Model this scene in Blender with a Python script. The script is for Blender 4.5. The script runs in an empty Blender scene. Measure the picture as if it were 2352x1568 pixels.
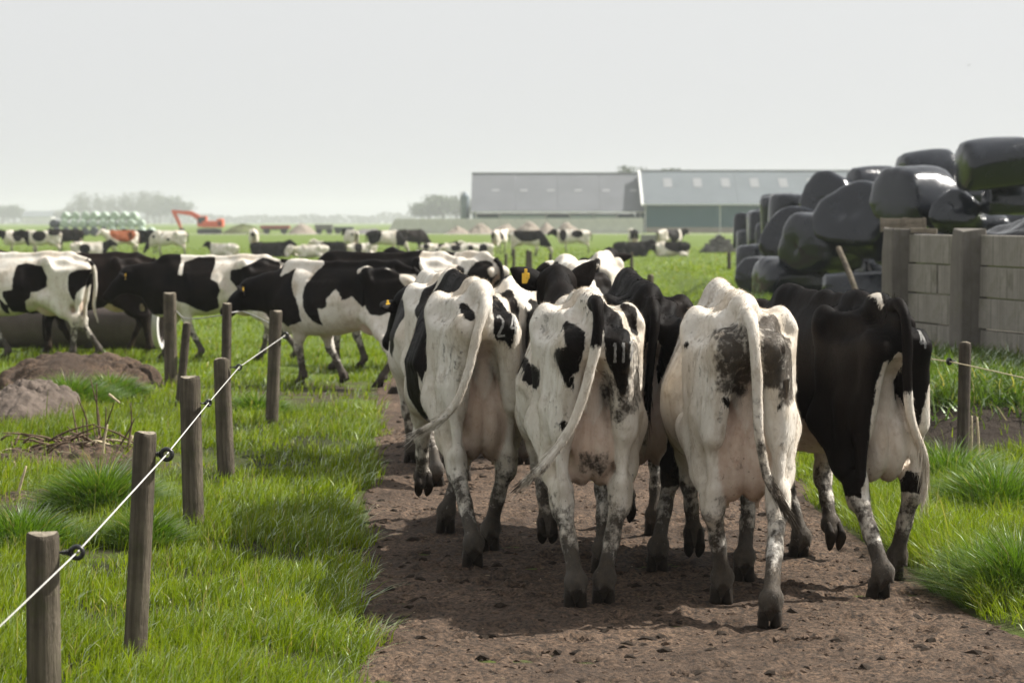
import bpy, bmesh, math, random
import numpy as np
from mathutils import Vector, Euler, Matrix
from mathutils.bvhtree import BVHTree

random.seed(7); RNG = np.random.default_rng(11)
sc = bpy.context.scene
C = sc.collection
rad = math.radians

# ---------------------------------------------------------------- camera
CAM_H, FPX, IW, IH, HORIZON = 1.90, 5553.0, 2352.0, 1568.0, 510.0
TILT = math.atan((IH/2 - HORIZON) / FPX)
cam_d = bpy.data.cameras.new('camera'); cam = bpy.data.objects.new('camera', cam_d); C.objects.link(cam); sc.camera = cam
cam_d.sensor_width = 36.0; cam_d.lens = 36.0 * FPX / IW
cam_d.clip_start = 0.1; cam_d.clip_end = 20000
cam.location = (0, 0, CAM_H); cam.rotation_euler = (math.pi/2 - TILT, 0, 0)
cam_d.dof.use_dof = True; cam_d.dof.focus_distance = 12.2; cam_d.dof.aperture_fstop = 4.5

# ---------------------------------------------------------------- sky, sun, exposure
SUN_AZ, SUN_EL = rad(70), rad(46)          # azimuth to the right of the view direction (+Y), elevation
w = bpy.data.worlds.new('World'); sc.world = w; w.use_nodes = True
nt = w.node_tree; nt.nodes.clear()
sky = nt.nodes.new('ShaderNodeTexSky'); sky.sky_type = 'NISHITA'; sky.sun_disc = False
sky.sun_elevation = SUN_EL; sky.sun_rotation = SUN_AZ; sky.altitude = 0; sky.air_density = 1.0; sky.dust_density = 6.0; sky.ozone_density = 1.0
hsv = nt.nodes.new('ShaderNodeHueSaturation'); hsv.inputs['Saturation'].default_value = 0.12
veil = nt.nodes.new('ShaderNodeMixRGB'); veil.inputs['Fac'].default_value = 0.86; veil.inputs['Color2'].default_value = (4.76, 4.82, 4.88, 1)   # even high cloud veil
bg = nt.nodes.new('ShaderNodeBackground'); bg.inputs['Strength'].default_value = 0.10
wo = nt.nodes.new('ShaderNodeOutputWorld')
nt.links.new(sky.outputs[0], hsv.inputs['Color']); nt.links.new(hsv.outputs[0], veil.inputs['Color1'])
nt.links.new(veil.outputs[0], bg.inputs['Color']); nt.links.new(bg.outputs[0], wo.inputs[0])
sun_d = bpy.data.lights.new('sun', 'SUN'); sun = bpy.data.objects.new('sun', sun_d); C.objects.link(sun)
sun_d.energy = 5.0; sun_d.angle = rad(0.6); sun_d.color = (1.0, .955, .88)
sun.rotation_euler = (math.pi/2 - SUN_EL, 0, math.pi - SUN_AZ); sun.location = (60, 40, 90)
vs = sc.view_settings; vs.view_transform = 'Standard'; vs.look = 'None'; vs.exposure = 0.78; vs.gamma = 1.0; vs.use_curve_mapping = False
sc.cycles.use_denoising = True
sc.cycles.max_bounces = 8; sc.cycles.diffuse_bounces = 3; sc.cycles.glossy_bounces = 3; sc.cycles.transmission_bounces = 4; sc.cycles.volume_bounces = 1
sc.cycles.transparent_max_bounces = 8; sc.cycles.caustics_reflective = False; sc.cycles.caustics_refractive = False

# ---------------------------------------------------------------- measuring helpers: photo measurements -> metres in the place
def ray(px, py):
    x = (px - IW/2) / FPX; y = -(py - IH/2) / FPX
    return Vector((x, math.cos(TILT) + y*math.sin(TILT), -math.sin(TILT) + y*math.cos(TILT)))
def at(px, py, d):
    r = ray(px, py); return Vector((r.x/r.y*d, d, CAM_H + r.z/r.y*d))
def G(px, py, z=0.0):
    r = ray(px, py); t = (z - CAM_H) / r.z; return Vector((r.x*t, r.y*t, z))
def ppm(d): return FPX / d                                  # photo pixels in one metre at distance d

# ---------------------------------------------------------------- numpy noise
_G = np.random.default_rng(5).random((256, 256))
def vnoise(x, y):
    xi = np.floor(x).astype(int); yi = np.floor(y).astype(int); fx = x - xi; fy = y - yi
    fx = fx*fx*(3-2*fx); fy = fy*fy*(3-2*fy)
    g = lambda a, b: _G[a % 256, b % 256]
    return (g(xi, yi)*(1-fx)+g(xi+1, yi)*fx)*(1-fy) + (g(xi, yi+1)*(1-fx)+g(xi+1, yi+1)*fx)*fy
def fbm(x, y, o=4):
    s = 0; a = .5
    for i in range(o): s = s + a*vnoise(x*2**i + 17.3*i, y*2**i + 5.1*i); a *= .5
    return s
def S(a, b, x):
    t = np.clip((np.asarray(x, float) - a) / (b - a), 0, 1); return t*t*(3-2*t)

# ---------------------------------------------------------------- objects
def link(o, parent=None):
    C.objects.link(o)
    if parent is not None: o.parent = parent
    return o
def mesh_obj(name, V, F, mat, parent=None, smooth=False, attrs=None):
    me = bpy.data.meshes.new(name)
    V = np.asarray(V, np.float32); me.vertices.add(len(V)); me.vertices.foreach_set('co', V.ravel())
    if isinstance(F, np.ndarray) and F.ndim == 2:
        if F.shape[1] == 4:
            tri = F[:, 2] == F[:, 3]
            if tri.any():
                lt = np.where(tri, 3, 4).astype(np.int32); keep = np.ones(F.shape, bool); keep[:, 3] = ~tri; fl = F[keep].astype(np.int32)
                F = (lt, fl)
            else: F = [F]
        else: F = [F]
    if isinstance(F, tuple):
        lt, fl = F; me.loops.add(len(fl)); me.loops.foreach_set('vertex_index', fl); me.polygons.add(len(lt))
        me.polygons.foreach_set('loop_start', np.concatenate([[0], np.cumsum(lt)[:-1]]).astype(np.int32))
    elif len(F) and isinstance(F[0], np.ndarray):
        fa = F[0]; n = fa.shape[1]; me.loops.add(fa.size); me.loops.foreach_set('vertex_index', fa.ravel().astype(np.int32))
        me.polygons.add(len(fa)); me.polygons.foreach_set('loop_start', np.arange(0, fa.size, n, dtype=np.int32))
    else:
        lt = np.array([len(f) for f in F], np.int32); fl = np.array([i for f in F for i in f], np.int32)
        me.loops.add(len(fl)); me.loops.foreach_set('vertex_index', fl); me.polygons.add(len(lt))
        me.polygons.foreach_set('loop_start', np.concatenate([[0], np.cumsum(lt)[:-1]]).astype(np.int32))
    if attrs:
        for k, v in attrs.items():
            a = me.attributes.new(k, 'FLOAT', 'POINT'); a.data.foreach_set('value', np.asarray(v, np.float32))
    me.polygons.foreach_set('use_smooth', np.full(len(me.polygons), bool(smooth)))
    me.update(calc_edges=True); me.validate()
    if mat is not None: me.materials.append(mat)
    return link(bpy.data.objects.new(name, me), parent)
def bm_obj(name, bm, mat, parent=None, smooth=False):
    me = bpy.data.meshes.new(name); bm.to_mesh(me); bm.free()
    if mat is not None: me.materials.append(mat)
    if smooth:
        for p in me.polygons: p.use_smooth = True
    return link(bpy.data.objects.new(name, me), parent)
def tag(o, label=None, cat=None, group=None, kind=None):
    if label: o['label'] = label
    if cat: o['category'] = cat
    if group: o['group'] = group
    if kind: o['kind'] = kind
    return o
def empty(name, loc, rz=0.0, label=None, cat=None, group=None):
    o = bpy.data.objects.new(name, None); C.objects.link(o); o.location = loc; o.rotation_euler = (0, 0, rz); o.empty_display_size = .2
    return tag(o, label, cat, group)
def box_bm(bm, c, s, bev=0.0, rot=None):
    r = bmesh.ops.create_cube(bm, size=1.0); vs_ = r['verts']
    bmesh.ops.scale(bm, vec=s, verts=vs_)
    if bev:
        es = list({e for v in vs_ for e in v.link_edges})
        rb = bmesh.ops.bevel(bm, geom=es, offset=bev, segments=2, affect='EDGES', profile=.6); vs_ = list({v for f in rb['faces'] for v in f.verts} | {v for v in vs_ if v.is_valid})
    if rot is not None: bmesh.ops.rotate(bm, cent=(0, 0, 0), matrix=Euler(rot).to_matrix(), verts=vs_)
    bmesh.ops.translate(bm, vec=c, verts=vs_)
def box(name, c, s, mat, parent=None, bev=0.0, rot=None):
    bm = bmesh.new(); box_bm(bm, (0, 0, 0), s, bev)
    o = bm_obj(name, bm, mat, parent); o.location = c
    if rot is not None: o.rotation_euler = rot
    return o
def jitter(o, amp, sc_=3.0, seed=0.0):
    """uneven hand-made edges: push vertices by a small noise"""
    for v in o.data.vertices:
        p = v.co
        v.co.x += (float(fbm(np.array(p.y*sc_+seed), np.array(p.z*sc_+seed*2))) - .47)*amp*2
        v.co.y += (float(fbm(np.array(p.x*sc_+seed+9), np.array(p.z*sc_+seed))) - .47)*amp*2
        v.co.z += (float(fbm(np.array(p.x*sc_+seed+3), np.array(p.y*sc_-seed))) - .47)*amp*2
    return o
def tube(name, pts, r, mat, parent=None, n=8, sub=4):
    V, F = tube_np(pts, r if hasattr(r, '__len__') else [r]*len(pts), n, sub)
    return mesh_obj(name, V, F, mat, parent, True)
# ---------------------------------------------------------------- materials
class NT:
    def __init__(self, name):
        self.m = bpy.data.materials.new(name); self.m.use_nodes = True; self.t = self.m.node_tree; self.t.nodes.clear()
        self.out = self.t.nodes.new('ShaderNodeOutputMaterial')
    def n(self, typ, ins=None, **kw):
        nd = self.t.nodes.new('ShaderNode' + typ)
        for k, v in kw.items(): setattr(nd, k, v)
        for k, v in (ins or {}).items():
            s = nd.inputs[k]
            if isinstance(v, bpy.types.NodeSocket): self.t.links.new(v, s)
            elif isinstance(v, tuple) and len(v) == 3 and s.type == 'RGBA': s.default_value = (*v, 1)
            else: s.default_value = v
        return nd
    def math(self, op, a, b=0.0, c=0.0, clamp=False): return self.n('Math', {0: a, 1: b, 2: c}, operation=op, use_clamp=clamp).outputs[0]
    def mix(self, f, a, b, mode='MIX'): return self.n('MixRGB', {0: f, 1: a, 2: b}, blend_type=mode).outputs[0]
    def noise(self, scale, detail=4, rough=.55, vec=None, dist=0.0):
        i = {'Scale': scale, 'Detail': detail, 'Roughness': rough, 'Distortion': dist}
        if vec is not None: i['Vector'] = vec
        return self.n('TexNoise', i).outputs[0]
    def rng(self, v, a, b, c=0.0, d=1.0, smooth=False):
        return self.n('MapRange', {0: v, 1: a, 2: b, 3: c, 4: d}, clamp=True, interpolation_type='SMOOTHSTEP' if smooth else 'LINEAR').outputs[0]
    def attr(self, name): return self.n('Attribute', attribute_name=name).outputs['Fac']
    def vec(self, scale=(1, 1, 1), src='Object'):
        c = self.n('TexCoord').outputs[src]; return self.n('Mapping', {'Vector': c, 'Scale': scale}).outputs[0]
    def pos(self, scale=(1, 1, 1)):
        return self.n('Mapping', {'Vector': self.n('NewGeometry').outputs['Position'], 'Scale': scale}).outputs[0]
    def bump(self, h, dist=.01, st=.6): return self.n('Bump', {'Height': h, 'Distance': dist, 'Strength': st}).outputs[0]
    def pbr(self, col, rough=.7, normal=None, spec=.3, **kw):
        i = {'Base Color': col, 'Roughness': rough, 'Specular IOR Level': spec}
        if normal is not None: i['Normal'] = normal
        i.update(kw); p = self.n('BsdfPrincipled', i); self.t.links.new(p.outputs[0], self.out.inputs[0]); return self.m

def m_plain(name, col, rough=.6, spec=.3, var=.25, scale=6.0, metal=0.0, bump=.0, bscale=40.0):
    t = NT(name); v = t.vec(); n = t.noise(scale, 5, .6, v); f = t.rng(n, .3, .7, 1-var, 1+var)
    c = t.n('MixRGB', {0: 1.0, 1: col, 2: f}, blend_type='MULTIPLY').outputs[0]
    nm = t.bump(t.noise(bscale, 4, .6, v), bump, .7) if bump else None
    return t.pbr(c, rough, nm, spec, Metallic=metal)

def m_coat(name, plain=False, black=(.0042, .0036, .0034), black2=(.0115, .0082, .0064), tone=1.0):
    t = NT(name); v = t.vec()
    n1 = t.noise(9, 3, .6, v, .4); n2 = t.noise(55, 4, .7, t.vec((1, 1, .45)))
    p = t.math('ADD', t.attr('patch'), t.math('MULTIPLY_ADD', n1, .034, -.017)); p = t.math('ADD', p, t.math('MULTIPLY_ADD', n2, .030, -.015))
    fb = t.rng(p, -.0035, .0035, 0, 1)
    wn = t.noise(3.2, 5, .65, v); wh = t.mix(t.rng(wn, .38, .72), (.70*tone, .66*tone, .595*tone), (.53*tone, .455*tone, .36*tone))
    wh = t.mix(t.rng(t.noise(1.0, 6, .72, t.vec((9, 9, 3.2)), .5), .50, .70, 0, .62), wh, (.34, .265, .175))
    wh = t.mix(t.rng(t.noise(14, 6, .75, v), .54, .70, 0, .6), wh, (.27, .21, .15))
    pk = t.mix(t.rng(t.noise(7, 4, .65, v), .35, .65), (.55, .42, .33), (.45, .285, .205)); wh = t.mix(t.math('MULTIPLY', t.attr('pink'), .70), wh, pk)
    bk = t.mix(t.rng(t.noise(4, 4, .6, v), .35, .7), black, black2)
    col = t.mix(fb, wh, bk)
    # caked mud: thick below, spattered above
    mn = t.noise(16, 7, .72, v); md = t.attr('mud')
    fm = t.rng(t.math('ADD', mn, md), .96, 1.12, 0, 1); sp = t.noise(38, 3, .6, v)
    fs = t.math('MULTIPLY', t.rng(sp, .66, .74, 0, .8), t.rng(md, .05, .25, .3, .95)); fm = t.math('MAXIMUM', fm, fs)
    mc = t.mix(t.rng(t.noise(30, 5, .7, v), .35, .68), (.0085, .0060, .0040), (.046, .032, .020))
    mc = t.mix(t.rng(t.noise(5, 3, .6, v), .5, .75, 0, .5), mc, (.058, .041, .026))
    col = t.mix(t.math('MULTIPLY', fm, .93), col, mc)
    hair = t.noise(130, 3, .7, t.vec((1, 1, .22))); hh = t.math('ADD', t.math('MULTIPLY', hair, .35), t.math('MULTIPLY', fm, t.math('MULTIPLY_ADD', mn, 1.0, .6)))
    hh = t.math('ADD', hh, t.math('MULTIPLY', t.noise(12, 3, .5, v), .5))
    rough = t.rng(fb, 0, 1, .72, .55)
    if plain: return t.pbr(col, .75, None, .05)
    return t.pbr(col, rough, t.bump(hh, .012, .7), t.rng(fb, 0, 1, .2, .05), **{'Sheen Weight': t.rng(fb, 0, 1, .06, 0), 'Sheen Roughness': .4, 'Sheen Tint': (1, .95, .88, 1)})

def m_grass(name, c1, c2, c3):
    t = NT(name); bv = t.attr('bv'); tt = t.attr('tip')
    pn = t.noise(.9, 3, .6, t.pos()); c = t.mix(bv, c1, c2); c = t.mix(t.rng(pn, .42, .72, 0, .55), c, c3)
    c = t.mix(t.rng(bv, .93, .95), c, (.34, .28, .14)); c = t.mix(t.math('MULTIPLY', tt, .30), c, (.26, .33, .05))  # dead straw blades; tips tinted paler, a highlight painted into the colour
    d = t.n('BsdfDiffuse', {'Color': c, 'Roughness': .5}); tc = t.mix(1.0, c, (1.35, 1.45, .55), 'MULTIPLY')
    tr = t.n('BsdfTranslucent', {'Color': tc}); g = t.n('BsdfGlossy', {'Color': (.85, .95, .75), 'Roughness': .34})
    a = t.n('MixShader', {0: .42, 1: d.outputs[0], 2: tr.outputs[0]}); fr = t.n('Fresnel', {'IOR': 1.42})
    b = t.n('MixShader', {0: t.math('MULTIPLY', fr.outputs[0], .38), 1: a.outputs[0], 2: g.outputs[0]})
    t.t.links.new(b.outputs[0], t.out.inputs[0]); return t.m

def m_field():
    t = NT('field_grass'); p = t.pos(); pr = t.pos((1, .35, 1))
    c = t.mix(t.noise(.35, 5, .65, pr), (.085, .135, .012), (.150, .205, .028)); c = t.mix(t.rng(t.noise(.06, 3, .5, pr), .4, .7, 0, .6), c, (.12, .17, .035))
    c = t.mix(t.rng(t.noise(5, 5, .7, p), .45, .75, 0, .55), c, (.04, .065, .012)); c = t.mix(t.rng(t.noise(1.4, 4, .7, p), .62, .78, 0, .5), c, (.16, .13, .06))
    # bare earth round the worn track
    c = t.mix(t.math('MULTIPLY', t.attr('bare'), t.rng(t.noise(2.2, 6, .7, p), .35, .6)), c, (.075, .056, .042))
    c = t.mix(t.attr('thatch_shade'), c, t.mix(t.noise(14, 4, .7, p), (.016, .022, .006), (.05, .048, .022)))  # thatch between near blades, darkened to paint in the shade of the gaps
    c = t.mix(t.attr('cut'), c, t.mix(t.noise(7, 5, .7, p), (.018, .013, .010), (.06, .044, .032)))
    return t.pbr(c, .85, t.bump(t.noise(9, 6, .75, p), .12, .9), .15)

def m_dirt(name='trodden_earth', k=1.0, dark=1.0):
    t = NT(name); p = t.pos(); n = t.noise(1.3, 5, .62, p); f = t.noise(42, 6, .72, t.pos((1, .8, 1))); g = t.noise(9, 5, .65, p)
    c = t.mix(t.rng(n, .34, .68), (.110*k, .072*k, .048*k), (.245*k, .162*k, .108*k)); c = t.mix(t.rng(f, .40, .66), (.030*k, .023*k, .018*k), c)
    c = t.mix(t.rng(g, .60, .74, 0, .55), c, (.27*k, .190*k, .135*k)); c = t.mix(t.rng(t.noise(120, 2, .5, p), .70, .76, 0, .75), c, (.27*k, .225*k, .16*k))
    c = t.mix(t.rng(t.noise(.8, 4, .65, p, .6), .50, .66, 0, .55), c, (.045*k, .032*k, .024*k))
    h = t.math('ADD', t.math('MULTIPLY', f, .6), t.math('MULTIPLY', g, .7)); return t.pbr(c, .92, t.bump(h, .035, .9), .18)

def m_wood(name, c1, c2, along=2, green=.0):
    t = NT(name); s = [26, 26, 26]; s[along] = 1.3; v = t.vec(tuple(s)); n = t.noise(1.0, 6, .7, v, .3); big = t.noise(5, 4, .6, t.vec())
    c = t.mix(t.rng(n, .32, .68), c1, c2); c = t.mix(t.rng(big, .42, .70, 0, .65), c, tuple(x*.45 for x in c1))
    c = t.mix(t.rng(t.noise(11, 5, .7, t.vec()), .52, .66, 0, green), c, (.075, .085, .028)); c = t.mix(t.rng(n, .64, .70), c, tuple(x*.25 for x in c1))
    return t.pbr(c, .85, t.bump(t.math('ADD', n, t.math('MULTIPLY', big, .4)), .03, 1.0), .2)

def m_concrete(name, col, streak=.75):
    t = NT(name); v = t.vec(); n = t.noise(5, 6, .68, v); fine = t.noise(70, 4, .7, v); st = t.noise(1.0, 5, .65, t.vec((16, 16, .55)))
    c = t.mix(t.rng(n, .3, .72), tuple(x*.72 for x in col), col); c = t.mix(t.rng(st, .50, .70, 0, streak), c, tuple(x*.35 for x in col))
    c = t.mix(t.rng(fine, .60, .72, 0, .5), c, tuple(x*.5 for x in col)); c = t.mix(t.rng(t.noise(3.5, 5, .7, v), .52, .70, 0, .55), c, (.10, .10, .06))
    return t.pbr(c, .9, t.bump(t.math('ADD', fine, n), .01, .8), .2)

def m_plastic(name, col, rough=.22, crease=.02, scale=7.0, spec=.45):
    """stretch film: overlapping wraps run round the bale (its x axis), creases and dust"""
    t = NT(name); v = t.vec(); a = t.noise(scale, 2, .45, v, 1.2); wr = t.noise(1.0, 3, .6, t.vec((17, 1.1, 1.1)), .3); fine = t.noise(1.0, 4, .6, t.vec((34, 7, 7)), 1.0); d = t.noise(2.4, 5, .7, v)
    c = t.mix(t.rng(d, .48, .72, 0, .45), col, tuple(min(1, x*1.5+.015) for x in col)); r = t.rng(d, .35, .75, rough*.75, rough*1.9)
    h = t.math('ADD', a, t.math('ADD', t.math('MULTIPLY', wr, .45), t.math('MULTIPLY', fine, .40))); return t.pbr(c, r, t.bump(h, crease, .7), spec)

def m_ribbed(name, col, freq, axis, depth=.012, var=.10, rough=.85):
    """corrugated sheeting: ribs are relief, tone varies a little from sheet to sheet"""
    t = NT(name); c = t.n('TexCoord').outputs['Object']; s = t.n('SeparateXYZ', {0: c}).outputs[axis]
    wv = t.math('SINE', t.math('MULTIPLY', s, freq)); n = t.noise(.25, 4, .6, t.vec()); sh = t.noise(1.0, 0, .5, t.n('CombineXYZ', {0: t.math('FLOOR', t.math('MULTIPLY', s, .9))}).outputs[0])
    f = t.math('ADD', t.rng(n, .3, .7, 1-var, 1+var*.6), t.math('MULTIPLY_ADD', sh, .12, -.06)); cc = t.mix(1.0, col, f, 'MULTIPLY')
    return t.pbr(cc, rough, t.bump(wv, depth, .5), .12)

M = {}
M['coat'] = m_coat('holstein_coat'); M['coat_hair'] = m_coat('holstein_hair', True); M['coat_red'] = m_coat('red_pied_coat', False, (.16, .045, .018), (.24, .075, .03)); M['coat_brown'] = m_coat('dark_brown_coat', False, (.009, .0068, .0058), (.020, .013, .010))
M['hoof'] = m_plain('muddy_hoof', (.022, .016, .011), .8, .2, .5, 20, bump=.006)
M['ear_tag'] = m_plain('yellow_ear_tag', (.85, .52, .05), .4, .4, .06)
M['eye'] = m_plain('eye', (.008, .006, .005), .08, .6, .1)
M['brand'] = m_plain('freeze_branded_hair', (.23, .225, .215), .85, .1, .5, 60)
M['teat'] = m_plain('teat_skin', (.50, .22, .15), .6, .3, .2, 20)
M['blade'] = m_grass('grass_blades', (.090, .145, .003), (.31, .37, .006), (.045, .092, .004))
M['tussock'] = m_grass('tussock_blades', (.045, .110, .008), (.095, .185, .012), (.040, .10, .010))
M['weed'] = m_grass('weed_leaves', (.035, .085, .010), (.08, .145, .016), (.03, .07, .010))
M['field'] = m_field(); M['dirt'] = m_dirt(); M['mound'] = m_dirt('heaped_soil', .85); M['darksoil'] = m_dirt('ditch_soil', .55)
M['greysoil'] = m_plain('grey_clay_clods', (.105, .084, .070), .95, .1, .45, 9, bump=.03, bscale=14)
M['post'] = m_wood('weathered_post', (.050, .039, .028), (.20, .168, .125), 2, .35); M['post_dark'] = m_wood('dark_post', (.042, .033, .026), (.135, .110, .085), 2, .2)
M['endgrain'] = m_plain('post_end_grain', (.23, .20, .155), .9, .1, .5, 30, bump=.01)
M['rope'] = m_plain('white_rope', (.50, .49, .46), .6, .2, .15, 90); M['rope_tan'] = m_plain('tan_rope', (.55, .46, .30), .6, .2, .15, 90)
M['wire'] = m_plain('grey_wire', (.28, .27, .26), .5, .4, .2, 50)
M['insulator'] = m_plain('black_insulator', (.012, .012, .013), .35, .5, .2)
M['twig'] = m_plain('dry_twig', (.115, .080, .054), .85, .15, .4, 30); M['straw'] = m_plain('bleached_stalk', (.48, .40, .27), .8, .2, .3, 30)
M['conc_panel'] = m_concrete('wall_panel_concrete', (.34, .315, .275)); M['conc_post'] = m_concrete('wall_post_concrete', (.20, .182, .160), .45)
M['plank'] = m_wood('crate_plank', (.22, .185, .145), (.32, .28, .22), 0, .1)
M['bale'] = m_plastic('black_bale_wrap', (.008, .0105, .016), .155, .013, 2.0, .5); M['sheet'] = m_plastic('black_sheet', (.004, .004, .005), .14, .03, 5.0, .25)
M['bale_green'] = m_plastic('pale_green_bale_wrap', (.42, .50, .42), .25, .02); M['bale_blue'] = m_plastic('dark_far_bale_wrap', (.03, .037, .05), .3, .02)
M['roof_grey'] = m_ribbed('grey_roof_sheet', (.138, .144, .154), 22.0, 0); M['roof_blue'] = m_ribbed('blue_grey_roof_sheet', (.140, .158, .170), 22.0, 0)
M['wall_green'] = m_ribbed('green_wall_sheet', (.022, .085, .098), 16.0, 0); M['trim'] = m_plain('white_trim', (.75, .75, .73), .6, .3, .05)
M['skylight'] = m_plain('skylight_sheet', (.22, .225, .23), .3, .5, .08); M['farconc'] = m_plain('barn_concrete', (.58, .565, .54), .9, .15, .14, .6); M['plinth'] = m_concrete('beige_plinth', (.36, .30, .25), .3)
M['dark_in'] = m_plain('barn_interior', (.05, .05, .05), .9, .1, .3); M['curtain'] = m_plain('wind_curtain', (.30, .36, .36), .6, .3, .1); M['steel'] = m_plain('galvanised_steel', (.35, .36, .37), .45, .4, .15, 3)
M['silo'] = m_plain('silo_shell', (.16, .19, .22), .5, .4, .2, 2); M['sand'] = m_plain('sand_heap', (.26, .22, .18), .95, .1, .2, 2, bump=.08, bscale=4)
M['orange'] = m_plain('excavator_orange', (.62, .105, .035), .45, .4, .12, 2); M['glass'] = m_plain('dark_cab_glass', (.03, .04, .05), .1, .5, .1); M['track'] = m_plain('steel_track', (.035, .033, .03), .7, .3, .3, 6)
M['rubble'] = m_plain('grey_rubble', (.16, .15, .145), .9, .2, .45, 3, bump=.05, bscale=5); M['redpaint'] = m_plain('faded_red_trailer', (.27, .055, .045), .6, .3, .3, 2)
M['heapgreen'] = m_plain('overgrown_heap', (.10, .115, .045), .95, .1, .5, 1.2, bump=.2, bscale=2.5)
M['bark'] = m_plain('far_bark', (.09, .075, .06), .9, .1, .3, 3); M['leaf'] = m_plain('spring_leaf', (.075, .085, .04), .8, .15, .5, .6); M['leaf_green'] = m_plain('spring_leaf_green', (.06, .085, .03), .8, .15, .5, .6)
M['pipe'] = m_concrete('concrete_pipe', (.155, .125, .115), .3); M['trough'] = m_plain('grey_trough', (.22, .21, .21), .6, .3, .2)
M['clod'] = m_plain('dry_clods', (.105, .074, .054), .95, .1, .55, 60); M['litter'] = m_plain('straw_bits', (.36, .29, .19), .85, .1, .4, 50)
M['petal'] = m_plain('pink_petals', (.42, .16, .30), .6, .2, .3, 60); M['bird'] = m_plain('dark_plumage', (.05, .045, .04), .8, .1, .2)
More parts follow.
